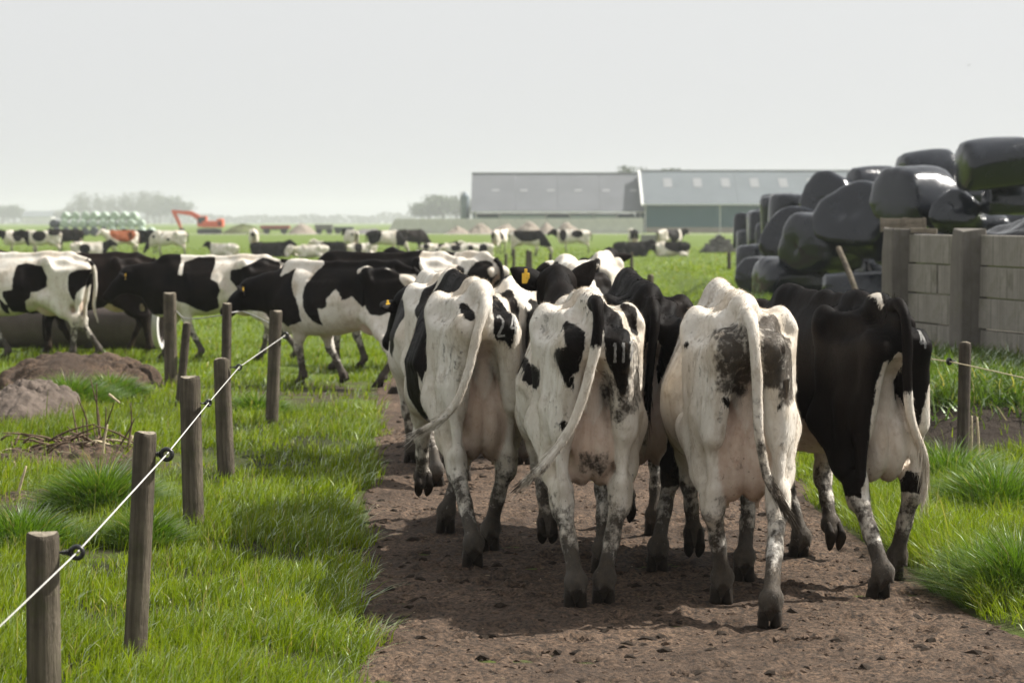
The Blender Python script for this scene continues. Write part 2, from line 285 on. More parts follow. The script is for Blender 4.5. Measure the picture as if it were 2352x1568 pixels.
# ---------------------------------------------------------------- cow anatomy (signed-distance sculpt -> surface nets)
class Field:
    def __init__(self, lo, hi, h):
        self.h = h
        self.lo = np.array(lo, float)
        self.n = np.ceil((np.array(hi) - self.lo) / h).astype(int) + 1
        self.ax = [(self.lo[i] + h * np.arange(self.n[i])).astype(np.float32) for i in range(3)]
        self.D = np.full(self.n, 1.0, np.float32)
    def region(self, lo, hi):
        sl, cs = [], []
        for i in range(3):
            a = max(0, int(math.floor((lo[i] - self.lo[i]) / self.h)))
            b = min(self.n[i], int(math.ceil((hi[i] - self.lo[i]) / self.h)) + 1)
            if b <= a: return None, None
            sl.append(slice(a, b)); sh = [1, 1, 1]; sh[i] = -1
            cs.append(self.ax[i][a:b].reshape(sh))
        return tuple(sl), cs
    def put(self, fn, lo, hi, k, cut=False):
        m = max(k, 2.5 * self.h)
        sl, cs = self.region([v - m for v in lo], [v + m for v in hi])
        if sl is None: return
        d = fn(*cs); D = self.D[sl]
        if cut:
            e = -d; h = np.maximum(k - np.abs(D - e), 0) / k
            self.D[sl] = np.maximum(D, e) + h * h * k * .25
        else:
            h = np.maximum(k - np.abs(D - d), 0) / k
            self.D[sl] = np.minimum(D, d) - h * h * k * .25
    def cone(self, a, b, ra, rb, k=.05, sq=(1, 1, 1), cut=False):
        """round cone from a to b; sq squeezes the cross-section along an axis (0.6 = 60 % as thick)"""
        a = np.array(a, float); b = np.array(b, float); q = np.array(sq, float)
        A = (a / q).astype(np.float32); B = (b / q).astype(np.float32); v = B - A; L = float(v @ v) + 1e-9
        qm = float(q.min())
        def fn(x, y, z):
            x = x / np.float32(q[0]); y = y / np.float32(q[1]); z = z / np.float32(q[2])
            t = np.clip(((x - A[0]) * v[0] + (y - A[1]) * v[1] + (z - A[2]) * v[2]) / L, 0, 1)
            d = np.sqrt((x - A[0] - t * v[0])**2 + (y - A[1] - t * v[1])**2 + (z - A[2] - t * v[2])**2)
            return (d - (ra + (rb - ra) * t)) * np.float32(qm if qm < 1 else 1)
        r = max(ra, rb) * q
        self.put(fn, np.minimum(a, b) - r, np.maximum(a, b) + r, k, cut)
    def ell(self, c, r, k=.06, rot=(0, 0, 0), cut=False):
        c = np.array(c, float); r = np.array(r, float)
        R = np.array(Euler(rot).to_matrix().inverted())
        def fn(x, y, z):
            x = x - np.float32(c[0]); y = y - np.float32(c[1]); z = z - np.float32(c[2])
            u = (R[0, 0] * x + R[0, 1] * y + R[0, 2] * z).astype(np.float32)
            v = (R[1, 0] * x + R[1, 1] * y + R[1, 2] * z).astype(np.float32)
            w = (R[2, 0] * x + R[2, 1] * y + R[2, 2] * z).astype(np.float32)
            k0 = np.sqrt((u / r[0])**2 + (v / r[1])**2 + (w / r[2])**2)
            k1 = np.sqrt((u / r[0]**2)**2 + (v / r[1]**2)**2 + (w / r[2]**2)**2) + 1e-6
            return (k0 * (k0 - 1) / k1).astype(np.float32)
        m = np.abs(np.array(Euler(rot).to_matrix())) @ r
        self.put(fn, c - m, c + m, k, cut)
    def mesh(self, smooth=2):
        D = self.D; S = D < 0; n = D.shape
        c = np.zeros([d - 1 for d in n], np.int8)
        for i in (0, 1):
            for j in (0, 1):
                for k in (0, 1):
                    c += S[i:n[0]-1+i, j:n[1]-1+j, k:n[2]-1+k]
        act = (c > 0) & (c < 8)
        I = np.argwhere(act); idx = -np.ones(act.shape, np.int32); idx[act] = np.arange(len(I))
        P = np.zeros((len(I), 3)); N = np.zeros(len(I))
        cor = {(i, j, k): D[I[:, 0]+i, I[:, 1]+j, I[:, 2]+k].astype(float) for i in (0, 1) for j in (0, 1) for k in (0, 1)}
        for ax in range(3):
            for p in (0, 1):
                for q in (0, 1):
                    a = [p, q]; a.insert(ax, 0); b = [p, q]; b.insert(ax, 1)
                    da, db = cor[tuple(a)], cor[tuple(b)]
                    m = (da < 0) != (db < 0)
                    t = np.where(m, da / np.where(m, da - db, 1), 0)
                    v = np.array(a, float)[None, :].repeat(len(I), 0); v[:, ax] = t
                    P += v * m[:, None]; N += m
        V = self.lo + self.h * (I + P / N[:, None])
        F = []
        for ax in range(3):
            o = [i for i in range(3) if i != ax]
            sa = [slice(None)] * 3; sb = [slice(None)] * 3
            sa[ax] = slice(0, n[ax]-1); sb[ax] = slice(1, n[ax])
            for i in o: sa[i] = slice(1, n[i]-1); sb[i] = slice(1, n[i]-1)
            A, B = S[tuple(sa)], S[tuple(sb)]
            E = np.argwhere(A != B)
            if not len(E): continue
            inside = A[tuple(E.T)]
            E[:, o[0]] += 1; E[:, o[1]] += 1
            qs = []
            for (u, w) in ((-1, -1), (0, -1), (0, 0), (-1, 0)):
                e = E.copy(); e[:, o[0]] += u; e[:, o[1]] += w
                qs.append(idx[tuple(e.T)])
            Q = np.stack(qs, 1)
            flip = inside if ax != 1 else ~inside
            Q = np.where(flip[:, None], Q, Q[:, ::-1]); F.append(Q)
        F = np.concatenate(F)
        for _ in range(smooth):
            E = np.concatenate([F[:, [0, 1]], F[:, [1, 2]], F[:, [2, 3]], F[:, [3, 0]]])
            cnt = np.bincount(E[:, 0], minlength=len(V)) + np.bincount(E[:, 1], minlength=len(V))
            acc = np.stack([np.bincount(E[:, 0], V[E[:, 1], i], len(V)) + np.bincount(E[:, 1], V[E[:, 0], i], len(V)) for i in range(3)], 1)
            V = V * .5 + .5 * acc / cnt[:, None]
        return V, F

def tube_np(pts, rad, n=10, sub=4, close=True):
    """swept tube through points (Catmull-Rom); returns verts, quads"""
    P = np.array(pts, float); R = np.array(rad, float)
    if len(P) > 2 and sub > 1:
        Q, S = [], []
        Pe = np.vstack([2*P[0]-P[1], P, 2*P[-1]-P[-2]])
        for i in range(len(P)-1):
            p0, p1, p2, p3 = Pe[i], Pe[i+1], Pe[i+2], Pe[i+3]
            for s in range(sub):
                t = s / sub
                Q.append(.5*((2*p1)+(-p0+p2)*t+(2*p0-5*p1+4*p2-p3)*t*t+(-p0+3*p1-3*p2+p3)*t**3)); S.append(R[i]+(R[i+1]-R[i])*t)
        Q.append(P[-1]); S.append(R[-1]); P, R = np.array(Q), np.array(S)
    T = np.gradient(P, axis=0); T /= np.linalg.norm(T, axis=1)[:, None] + 1e-9
    up = np.array([0, 1, 0.]) if abs(T[0][1]) < .9 else np.array([1., 0, 0])
    V = []
    for p, r, t in zip(P, R, T):
        a = np.cross(t, up); a /= np.linalg.norm(a) + 1e-9; b = np.cross(t, a); up = np.cross(a, t)
        for k in range(n):
            w = 2*math.pi*k/n; V.append(p + r*(a*math.cos(w)+b*math.sin(w)))
    F = []
    for i in range(len(P)-1):
        for k in range(n):
            F.append((i*n+k, i*n+(k+1) % n, (i+1)*n+(k+1) % n, (i+1)*n+k))
    if close:
        m = len(V); V.append(P[0]-T[0]*R[0]*.3); V.append(P[-1]+T[-1]*R[-1]*.6)
        for k in range(n):
            F.append((m, (k+1) % n, k, k)); F.append((m+1, (len(P)-1)*n+k, (len(P)-1)*n+(k+1) % n, (len(P)-1)*n+(k+1) % n))
    return np.array(V), np.array(F)

def ik(a, c, l1, l2, bend):
    """middle joint between a and c with bone lengths l1,l2, bent towards direction bend"""
    a = np.array(a, float); c = np.array(c, float); v = c - a; L = np.linalg.norm(v)
    L2 = min(L, (l1 + l2) * .995); x = (l1*l1 - l2*l2 + L2*L2) / (2*L2); hgt = math.sqrt(max(l1*l1 - x*x, 0))
    u = v / L; b = np.array(bend, float); b = b - u * (b @ u); b /= np.linalg.norm(b)
    return a + u * x + b * hgt

REST_HIND = [(-.72, .155, 0), (-.72, -.155, 0)]
REST_FORE = [(.58, .15, 0), (.58, -.15, 0)]
def cow_shape(h=.012, hind=REST_HIND, fore=REST_FORE, lift=(0, 0, 0, 0), udder=1.0, belly=1.0, poll=(1.38, 0, 1.42), muzzle=(1.80, 0, 1.12),
              lying=False, wither=0.0, lod=0, thigh=1.0):
    """cow facing +x, left side +y, standing on z = 0; hind/fore: hoof (x, y, z) left then right"""
    mnx = min(-1.12, min(p[0] for p in hind) - .2); F = Field((mnx, -.62, -.08), (2.15, .62, 1.95), h)
    legz = -.62 if lying else 0.0
    xs = np.array([-.90, -.82, -.65, -.42, -.15, .15, .45, .70, .90, 1.02])
    wt = max(wither, -.02); top = np.array([1.25, 1.33, 1.375, 1.40 + wt*.1, 1.40 + wt*.35, 1.405 + wt*.6, 1.415 + wither*.8, 1.42 + wither, 1.33 + wither*.5, 1.15])
    bot = np.array([1.14, 1.10, 1.0, .86, .68, .61, .60, .63, .72, .85]); bot[3:8] -= (belly-1)*.25
    hw = np.array([.07, .11, .155, .205, .295, .345, .315, .24, .185, .10]); hw[3:7] *= (.5+.5*belly)
    cz = np.array([.55, .55, .55, .56, .46, .42, .42, .45, .5, .5])
    def body(x, y, z):
        xx = x.ravel()
        T = np.interp(xx, xs, top); B = np.interp(xx, xs, bot); W = np.interp(xx, xs, hw); C = B + (T - B) * np.interp(xx, xs, cz)
        f = lambda v: v.reshape(x.shape).astype(np.float32)
        T, B, W, C = f(T), f(B), f(W), f(C)
        hz = np.where(z > C, T - C, C - B); a_ = np.abs(y) / W; b_ = np.abs(z - C) / hz
        e_ = f(np.interp(xx, [-.5, .0, .5, 1.0], [1.75, 1.45, 1.22, 1.4]))
        r = np.where(z > C, (a_**(e_+.05) + b_**e_)**(1/e_), (a_**2.35 + b_**2.2)**(1/2.3))
        d = (r - 1) * np.minimum(W, hz) * .9
        ex = np.maximum(xs[0] - x, x - xs[-1])
        return np.maximum(d, ex).astype(np.float32)
    F.put(body, (-.9, -.40, .5), (1.02, .40, 1.5), .06)
    # spine, hips, pins
    F.cone((.75, 0, 1.405 + wither), (.15, 0, 1.39 + wt*.6), .032, .03, .08); F.cone((.15, 0, 1.39 + wt*.6), (-.35, 0, 1.40), .03, .04, .08)
    F.cone((-.35, 0, 1.405), (-.62, 0, 1.39), .045, .05, .07); F.cone((-.62, 0, 1.385), (-.88, 0, 1.325), .055, .042, .08)
    F.cone((.80, 0, 1.385 + wither), (.60, 0, 1.39 + wither), .045, .04, .07)
    for s in (1, -1):
        F.cone((-.26, s*.06, 1.375), (-.36, s*.215, 1.325), .045, .05, .10)
        F.cone((-.36, s*.215, 1.34), (-.41, s*.265, 1.295), .048, .040, .045)       # hook
        F.cone((-.38, s*.21, 1.26), (-.80, s*.135, 1.215), .052, .05, .10)       # rump ridge
        F.cone((-.78, s*.115, 1.225), (-.885, s*.13, 1.20), .052, .044, .09)     # pin
        F.ell((-.58, s*.105, 1.27), (.25, .08, .055), .09, (0, .12, s*.2))
        F.ell((-.54, s*.158, 1.03), (.25*thigh, .098*thigh, .31), .08, (s*.05, -.1, 0))       # thigh
        F.cone((-.835, s*.122, 1.13), (-.775, s*.165, .82), .066*thigh, .056, .05)  # back of thigh
        F.cone((-.40, s*.20, 1.20), (-.36, s*.225, .84), .075, .085, .11)       # stifle front
        F.ell((-.78, s*.08, 1.345), (.10, .025, .04), .09, cut=True)            # hollow beside tail head
        # shoulder
        F.ell((.62, s*.180, 1.0), (.16, .08, .30), .12, (s*.18, -.25, 0)); F.cone((.80, s*.14, .96), (.55, s*.20, .80), .10, .09, .10)
        F.cone((.70, s*.03, 1.35 + wither), (.58, s*.16, 1.18), .035, .045, .08)
        F.ell((-.18, s*.315, 1.16), (.16, .06, .11), .10, cut=True)               # paralumbar hollow
        F.ell((-.12, s*.13, 1.41), (.22, .055, .032), .08, (s*-.30, 0, 0), cut=True)   # loin hollow beside the spine
        F.ell((-.60, s*.215, 1.285), (.15, .035, .04), .09, (0, 0, s*.2), cut=True)    # hollow between hook and pin
        F.ell((-.26, s*.285, 1.0), (.11, .06, .24), .08, (0, .3, 0), cut=True)         # sunken flank
        if not lod:
            for q in range(6):
                xr = -.05 + q*.085
                F.cone((xr+.06, s*.23, 1.18), (xr-.02, s*(.322 + .05*(belly-1)), .98), .006, .010, .06)
    F.ell((.86, 0, .78), (.17, .11, .19), .12); F.ell((.93, 0, 1.0), (.13, .13, .2), .12)
    # vulva / tail root
    F.cone((-.895, 0, 1.20), (-.88, 0, 1.08), .03, .022, .05)
    # groove between the thighs, udder
    F.ell((-.90, 0, .93), (.16, .050, .22), .06, cut=True)
    u = udder
    if u > 0 and not lying:
        F.cone((-.70, 0, 1.04), (-.665, 0, .86), .04, .085*u, .012)
        for s in (1, -1):
            F.ell((-.60, s*.054*u, .735 - .06*(u-1)), (.185, .088*u, .205*u), .006, (0, .15, s*.1))
            F.ell((-.36, s*.062*u, .73), (.20, .10*u, .15*u), .05)
    # legs
    hoofs = []
    if not lying:
        for i, s in enumerate((1, -1)):
            hx, hy, hz = hind[i]; lf = lift[i]
            dx = hx - REST_HIND[i][0]
            fet = np.array([hx - .055, hy, hz + .135]); stf = np.array([-.35 + dx*.22, s*.215, .80])
            if lf: fet = np.array([hx + .09*lf, hy, hz + .13])
            hock = ik(stf, fet, .47, .40, (-1, 0, .05))
            ten = np.array([-.74 + dx*.1, s*.165, .90])
            F.cone(stf + (.0, 0, .02), stf*.45 + hock*.55 + np.array([0, 0, .0]), .098, .068, .08)
            F.cone(stf*.45 + hock*.55, hock, .066, .048, .05)
            F.cone((-.62 + dx*.15, s*.175, .90), stf*.35 + hock*.65, .096, .062, .05)
            cal = hock + np.array([-.055, 0, .06])
            F.cone(ten, cal, .05, .024, .07); F.cone(cal, hock + np.array([-.03, 0, -.03]), .030, .04, .04)
            F.cone(hock + np.array([.012, 0, .03]), hock + np.array([.0, 0, -.05]), .062, .052, .04)
            d = (fet - hock)
            F.cone(hock + d*.1, hock + d*.55, .047, .037, .04); F.cone(hock + d*.5, fet, .037, .042, .03)
            F.cone(hock + d*.15 + np.array([-.022, 0, 0]), fet + np.array([-.02, 0, .03]), .026, .024, .03)
            hoofs.append(('h', np.array([hx, hy, hz]), fet, lf))
        for i, s in enumerate((1, -1)):
            hx, hy, hz = fore[i]; lf = lift[2+i]; dx = hx - REST_FORE[i][0]
            fet = np.array([hx - .045, hy, hz + .13]); elb = np.array([.54 + dx*.12, s*.20, .78])
            if lf: fet = np.array([hx + .11*lf, hy, hz + .11])
            kn = ik(elb, fet, .36, .31, (1, 0, 0.02))
            F.cone(elb, elb*.4 + kn*.6, .098, .062, .08); F.cone(elb*.4 + kn*.6, kn, .060, .046, .05)
            F.cone(kn + np.array([.012, 0, .035]), kn + np.array([.008, 0, -.035]), .048, .044, .04)
            d = fet - kn
            F.cone(kn + d*.1, kn + d*.5, .045, .038, .04); F.cone(kn + d*.5, fet, .038, .042, .03)
            F.cone(kn + d*.2 + np.array([-.02, 0, 0]), fet + np.array([-.02, 0, .02]), .022, .022, .03)
            hoofs.append(('f', np.array([hx, hy, hz]), fet, lf))
        for t, p, fet, lf in hoofs:
            F.cone(fet + np.array([-.008, .022, 0]), fet + np.array([-.008, -.022, 0]), .042, .042, .03)
            for s in (1, -1):
                if lf: F.cone(fet + np.array([0, s*.02, -.01]), fet*.5 + (p + np.array([0, s*.026, .03]))*.5, .030, .033, .02)
                else:  F.cone(fet + np.array([0, s*.02, -.01]), p + np.array([0, s*.026, .06]), .031, .036, .02)
                F.cone(fet + np.array([-.036, s*.03, -.02]), fet + np.array([-.052, s*.033, -.045]), .016, .011, .015)   # dew claw
    else:
        for s in (1, -1):                                   # folded legs of a resting cow
            F.cone((-.35, s*.30, .80), (-.72, s*.36, .70), .12, .08, .1); F.cone((-.72, s*.36, .70), (-.30, s*.43, .67), .05, .04, .05)
            F.cone((.60, s*.24, .78), (.86, s*.27, .69), .10, .055, .08); F.cone((.86, s*.27, .69), (.55, s*.29, .665), .05, .04, .05)
    # neck and head
    pl = np.array(poll, float); mz = np.array(muzzle, float); ax = mz - pl; L = np.linalg.norm(ax); ax /= L
    side = np.cross((0, 0, 1), ax); side /= np.linalg.norm(side); up = np.cross(ax, side)
    def H(a, b, c): return pl + ax*a*L/.52 + side*b + up*c
    base = np.array([.82, 0, 1.10 + wither*.3]); nk = pl - ax*.02 - up*.06
    mid = base*.5 + nk*.5 + np.array([0, 0, .0])
    F.cone(base, mid, .225, .165, .12, (1, .60, 1)); F.cone(mid, nk, .165, .115, .08, (1, .68, 1))
    F.cone((.80, 0, .98), H(.18, 0, -.17), .12, .07, .12, (1, .55, 1))     # throat, dewlap
    F.cone(H(.02, .055, -.02), H(.02, -.055, -.02), .062, .062, .06)       # poll
    F.cone(H(.06, 0, -.06), H(.26, 0, -.055), .105, .082, .06)
    F.cone(H(.10, 0, -.13), H(.36, 0, -.10), .072, .05, .07)               # jaw
    F.cone(H(.22, 0, -.04), H(.46, 0, -.055), .072, .060, .05)             # nose bridge
    F.cone(H(.45, .032, -.065), H(.45, -.032, -.065), .058, .058, .04)     # muzzle
    F.cone(H(.40, 0, -.12), H(.46, 0, -.115), .042, .036, .04)
    for s in (1, -1):
        F.cone(H(.15, s*.085, -.03), H(.19, s*.082, -.045), .034, .03, .03)   # brow
        F.ell(H(.495, s*.034, -.05), (.012, .016, .012), .012, cut=True) if not lod else None
    if not lod:
        pass
    V, Q = F.mesh(2 if lod or h > .014 else 1)
    if lying: V = V + np.array([0, 0, legz])
    return dict(V=V, Q=Q, hoofs=hoofs, H=H, ax=ax, side=side, up=up, pl=pl, dz=legz if lying else 0)

def ear_np(root, out, up, fwd, ln=.21, wd=.075, th=.012):
    """cupped leaf-shaped ear with thickness"""
    V, F = [], []; n, m = 7, 7
    for side in (0, 1):
        for i in range(n):
            t = i/(n-1); w = wd*(math.sin(math.pi*min(1, .16+t*.84))**.75)*(1 - .15*t) + .004
            for j in range(m):
                a = (j/(m-1)*2-1); cup = .035*(a*a)*math.sin(math.pi*min(1, .2+.7*t))
                V.append(root + out*(ln*t) + up*(w*a) - up*(.03*t*t) + fwd*(cup + (side-.5)*th*(1-a*a*.8)))
    o = n*m
    for i in range(n-1):
        for j in range(m-1):
            a = i*m+j; F.append((a, a+1, a+m+1, a+m)); F.append((o+a, o+a+m, o+a+m+1, o+a+1))
        F.append((i*m, (i+1)*m, o+(i+1)*m, o+i*m)); j = m-1; F.append((i*m+j, o+i*m+j, o+(i+1)*m+j, (i+1)*m+j))
    e = (n-1)*m
    for j in range(m-1): F.append((e+j, e+j+1, o+e+j+1, o+e+j))
    return np.array(V), np.array(F)

def hoof_np(lf):
    """cloven hoof: two claws, toe towards +x, sole at z 0"""
    V, F = [], []
    for s in (1, -1):
        n = 10; rings = [(0, 1.0, .012), (.018, 1.0, .006), (.05, .86, -.008), (.078, .74, -.02)]
        o = len(V)
        for z, k, dx in rings:
            for a in range(n):
                w = 2*math.pi*a/n; x = math.cos(w); y = math.sin(w)
                V.append(((x*.062*k*(1.15 if x > 0 else .85))+dx, s*.033 + y*.030*k*(1 - .25*max(0, x)) - s*.006*max(0, x), z))
        for r in range(len(rings)-1):
            for a in range(n): F.append((o+r*n+a, o+r*n+(a+1) % n, o+(r+1)*n+(a+1) % n, o+(r+1)*n+a))
        b = len(V); V.append((0, s*.033, .006)); t = len(V); V.append((-.02, s*.03, .082))
        for a in range(n):
            F.append((b, o+(a+1) % n, o+a)); q = o+(len(rings)-1)*n; F.append((t, q+a, q+(a+1) % n))
    return V, F
# ---------------------------------------------------------------- terrain
def bank(x, y):
    x = np.asarray(x, float); y = np.asarray(y, float)
    e = 2.75 + .035*(y - 20)
    return .37 * S(18.9, 20.6, y + .25*np.sin(x*2.1)) * S(e, e + .85, x) * (1 - S(70, 110, y))
def path_l(y):
    y = np.asarray(y, float)
    return np.interp(y, [0, 10, 11.4, 14, 18, 24, 27, 40, 60], [-.60, -.62, -.70, -.84, -1.0, -1.28, -1.5, -1.2, -.9]) + .10*(fbm(y*.9, y*0 + 3, 3) - .45)*2
def path_r(y):
    y = np.asarray(y, float)
    return np.interp(y, [0, 10.6, 11.6, 13.4, 15.5, 18, 24, 40, 60], [2.6, 2.45, 2.22, 2.12, 2.0, 2.1, 1.9, 1.6, 1.5]) + .12*(fbm(y*.8, y*0 + 8, 3) - .45)*2
def zg(x, y):
    x = np.asarray(x, float); y = np.asarray(y, float)
    b = (fbm(x*.8 + 40, y*.8 + 40, 3) - .44) * .10 * np.clip(np.minimum(np.abs(x + .95), np.abs(x - 2.2)) * .8, 0, 1) * S(-1, 4, np.where(x > .6, x - 2.2, -x - .9) * 4)
    out = np.maximum(path_l(y) - x, x - path_r(y)); verge = .065 * S(.0, .40, out) * (1 - S(24, 30, y))     # turf stands above the worn track
    return np.where(y < 70, b, b * np.clip((110 - y)/40, 0, 1)) + bank(x, y) + verge
def gz(x, y): return float(zg(np.array(x), np.array(y)))
gx = np.unique(np.concatenate([-np.geomspace(14, 3000, 40), np.arange(-14, 14.01, .3), np.geomspace(14, 3000, 40)]))
gy = np.unique(np.concatenate([np.linspace(-300, 4, 12), np.arange(4, 40, .3), np.geomspace(40, 4000, 80)]))
GX, GY = np.meshgrid(gx, gy, indexing='ij'); GZ = zg(GX, GY) - .012
nx, ny = GX.shape; I = np.arange(nx*ny).reshape(nx, ny)
Q = np.stack([I[:-1, :-1], I[1:, :-1], I[1:, 1:], I[:-1, 1:]], -1).reshape(-1, 4)
lx, rx = path_l(GY), path_r(GY)
inside = np.minimum(GX - lx, rx - GX); bare = S(-.5, .1, inside) * (GY < 75)
bare = np.maximum(bare, 1.7*np.exp(-(((GX + 1.5)/2.3)**2 + ((GY - 26.6)/2.0)**2)))                  # trodden crossing where the herd turns off
SOILPX = [(150, 895, 1.2, 1.9), (25, 960, .7, 1.3), (170, 1075, 1.15, .9), (60, 1185, .6, .8), (190, 1290, .30, .25), (310, 1300, .3, .2)]
for (sx_, sy_, ra_, rb_) in SOILPX: c_ = G(sx_, sy_); bare = np.maximum(bare, 1.6*np.exp(-(((GX - c_.x)/ra_)**2 + ((GY - c_.y)/rb_)**2)**2))
cut = S(.02, .06, bank(GX, GY)) * (1 - S(.30, .355, bank(GX, GY))) * (GY < 24)   # cut face of the bank
ground = mesh_obj('ground', np.stack([GX, GY, GZ], -1).reshape(-1, 3), Q, M['field'], None, True, {'bare': bare.ravel(), 'thatch_shade': ((1 - S(20, 30, GY))*np.clip(1 - bare, 0, 1)).ravel(), 'cut': cut.ravel()})
tag(ground, kind='structure')

# the trodden path: clods and hoof prints are relief of the mesh
py_ = np.concatenate([np.arange(5.5, 16, .026), np.arange(16, 30, .06), np.arange(30, 62, .25)]); pu = np.linspace(0, 1, 155)
PY, PU = np.meshgrid(py_, pu, indexing='ij'); L_, R_ = path_l(PY) - .12, path_r(PY) + .12; PX = L_ + (R_ - L_)*PU
edge = np.minimum(PX - L_, R_ - PX)
rel = (fbm(PX*2.2, PY*2.2, 3) - .45)*.05 + np.maximum(fbm(PX*11, PY*8, 3) - .50, 0)*.09 + (fbm(PX*26, PY*20, 2) - .37)*.020
prints = np.zeros_like(PX)
for _ in range(420):
    hx, hy = RNG.uniform(-.6, 2.1), RNG.uniform(7, 26); a = RNG.uniform(-.4, .4); r = .062
    m = (np.abs(PX - hx) < .2) & (np.abs(PY - hy) < .2); dx = PX[m] - hx; dy = PY[m] - hy
    q = np.hypot(dx*math.cos(a) + dy*math.sin(a), (dy*math.cos(a) - dx*math.sin(a))*.8)
    prints[m] += -.022*np.exp(-(q/r)**4) + .012*np.exp(-((q - r*1.35)/.022)**2)
PZ = zg(PX, PY) + .006 + (rel + prints*.8)*S(0, .25, edge)*np.where(PY > 16, .8, 1.0) - .05*(1 - S(0, .12, edge))
I = np.arange(PX.size).reshape(PX.shape); Q = np.stack([I[:-1, :-1], I[:-1, 1:], I[1:, 1:], I[1:, :-1]], -1).reshape(-1, 4)
tag(mesh_obj('path', np.stack([PX, PY, PZ], -1).reshape(-1, 3), Q, M['dirt'], None, True), kind='structure')

# loose clods and bits of straw on the path
def scatter_clods(name, mat, n, x0, x1, y0, y1, r0, r1, flat, label, cat, power=1.0, inpath=True):
    V, F = [], []
    base = np.array([(1, 0, 0), (-.5, .87, 0), (-.5, -.87, 0), (.3, .3, .7), (-.4, .1, .75), (.1, -.45, .8)])
    tri = np.array([(0, 1, 3), (1, 4, 3), (1, 2, 4), (2, 5, 4), (2, 0, 5), (0, 3, 5), (3, 4, 5)])
    y = y0 + (y1 - y0)*RNG.random(n)**power; x = x0 + (x1 - x0)*RNG.random(n)
    if inpath: m = (x > path_l(y) - .02) & (x < path_r(y) + .02); x, y = x[m], y[m]
    r = r0 + (r1 - r0)*RNG.random(len(x))**3.5; a = RNG.random(len(x))*6.28
    z = zg(x, y) + .004 + (fbm(x*2.2, y*2.2, 3) - .45)*.05
    B = base[None]*(1 + RNG.uniform(-.35, .35, (len(x), 6, 3)))*r[:, None, None]; B[:, :, 2] *= flat[0]; B[:, :, 1] *= flat[1]
    ca, sa = np.cos(a)[:, None], np.sin(a)[:, None]
    P = np.stack([B[:, :, 0]*ca - B[:, :, 1]*sa + x[:, None], B[:, :, 0]*sa + B[:, :, 1]*ca + y[:, None], B[:, :, 2] + z[:, None]], -1)
    T = tri[None] + 6*np.arange(len(x))[:, None, None]
    return tag(mesh_obj(name, P.reshape(-1, 3), T.reshape(-1, 3), mat), label, cat, kind='stuff')
scatter_clods('loose_clods', M['clod'], 16000, -1.2, 2.6, 7, 22, .005, .034, (.5, .8), 'crumbled dry earth clods scattered over the brown path', 'clods', 1.4)
scatter_clods('straw_litter', M['litter'], 3000, -1.2, 2.6, 7, 20, .006, .03, (.12, .12), 'bits of pale straw trodden into the brown path', 'straw', 1.3)
scatter_clods('dung_crumbs', m_plain('dark_crumbs', (.028, .020, .014), .9, .15, .4, 40), 2600, -1.2, 2.6, 7.5, 24, .010, .060, (.45, .7), 'dark trodden crumbs of dung and damp earth on the path', 'dung', 1.2)
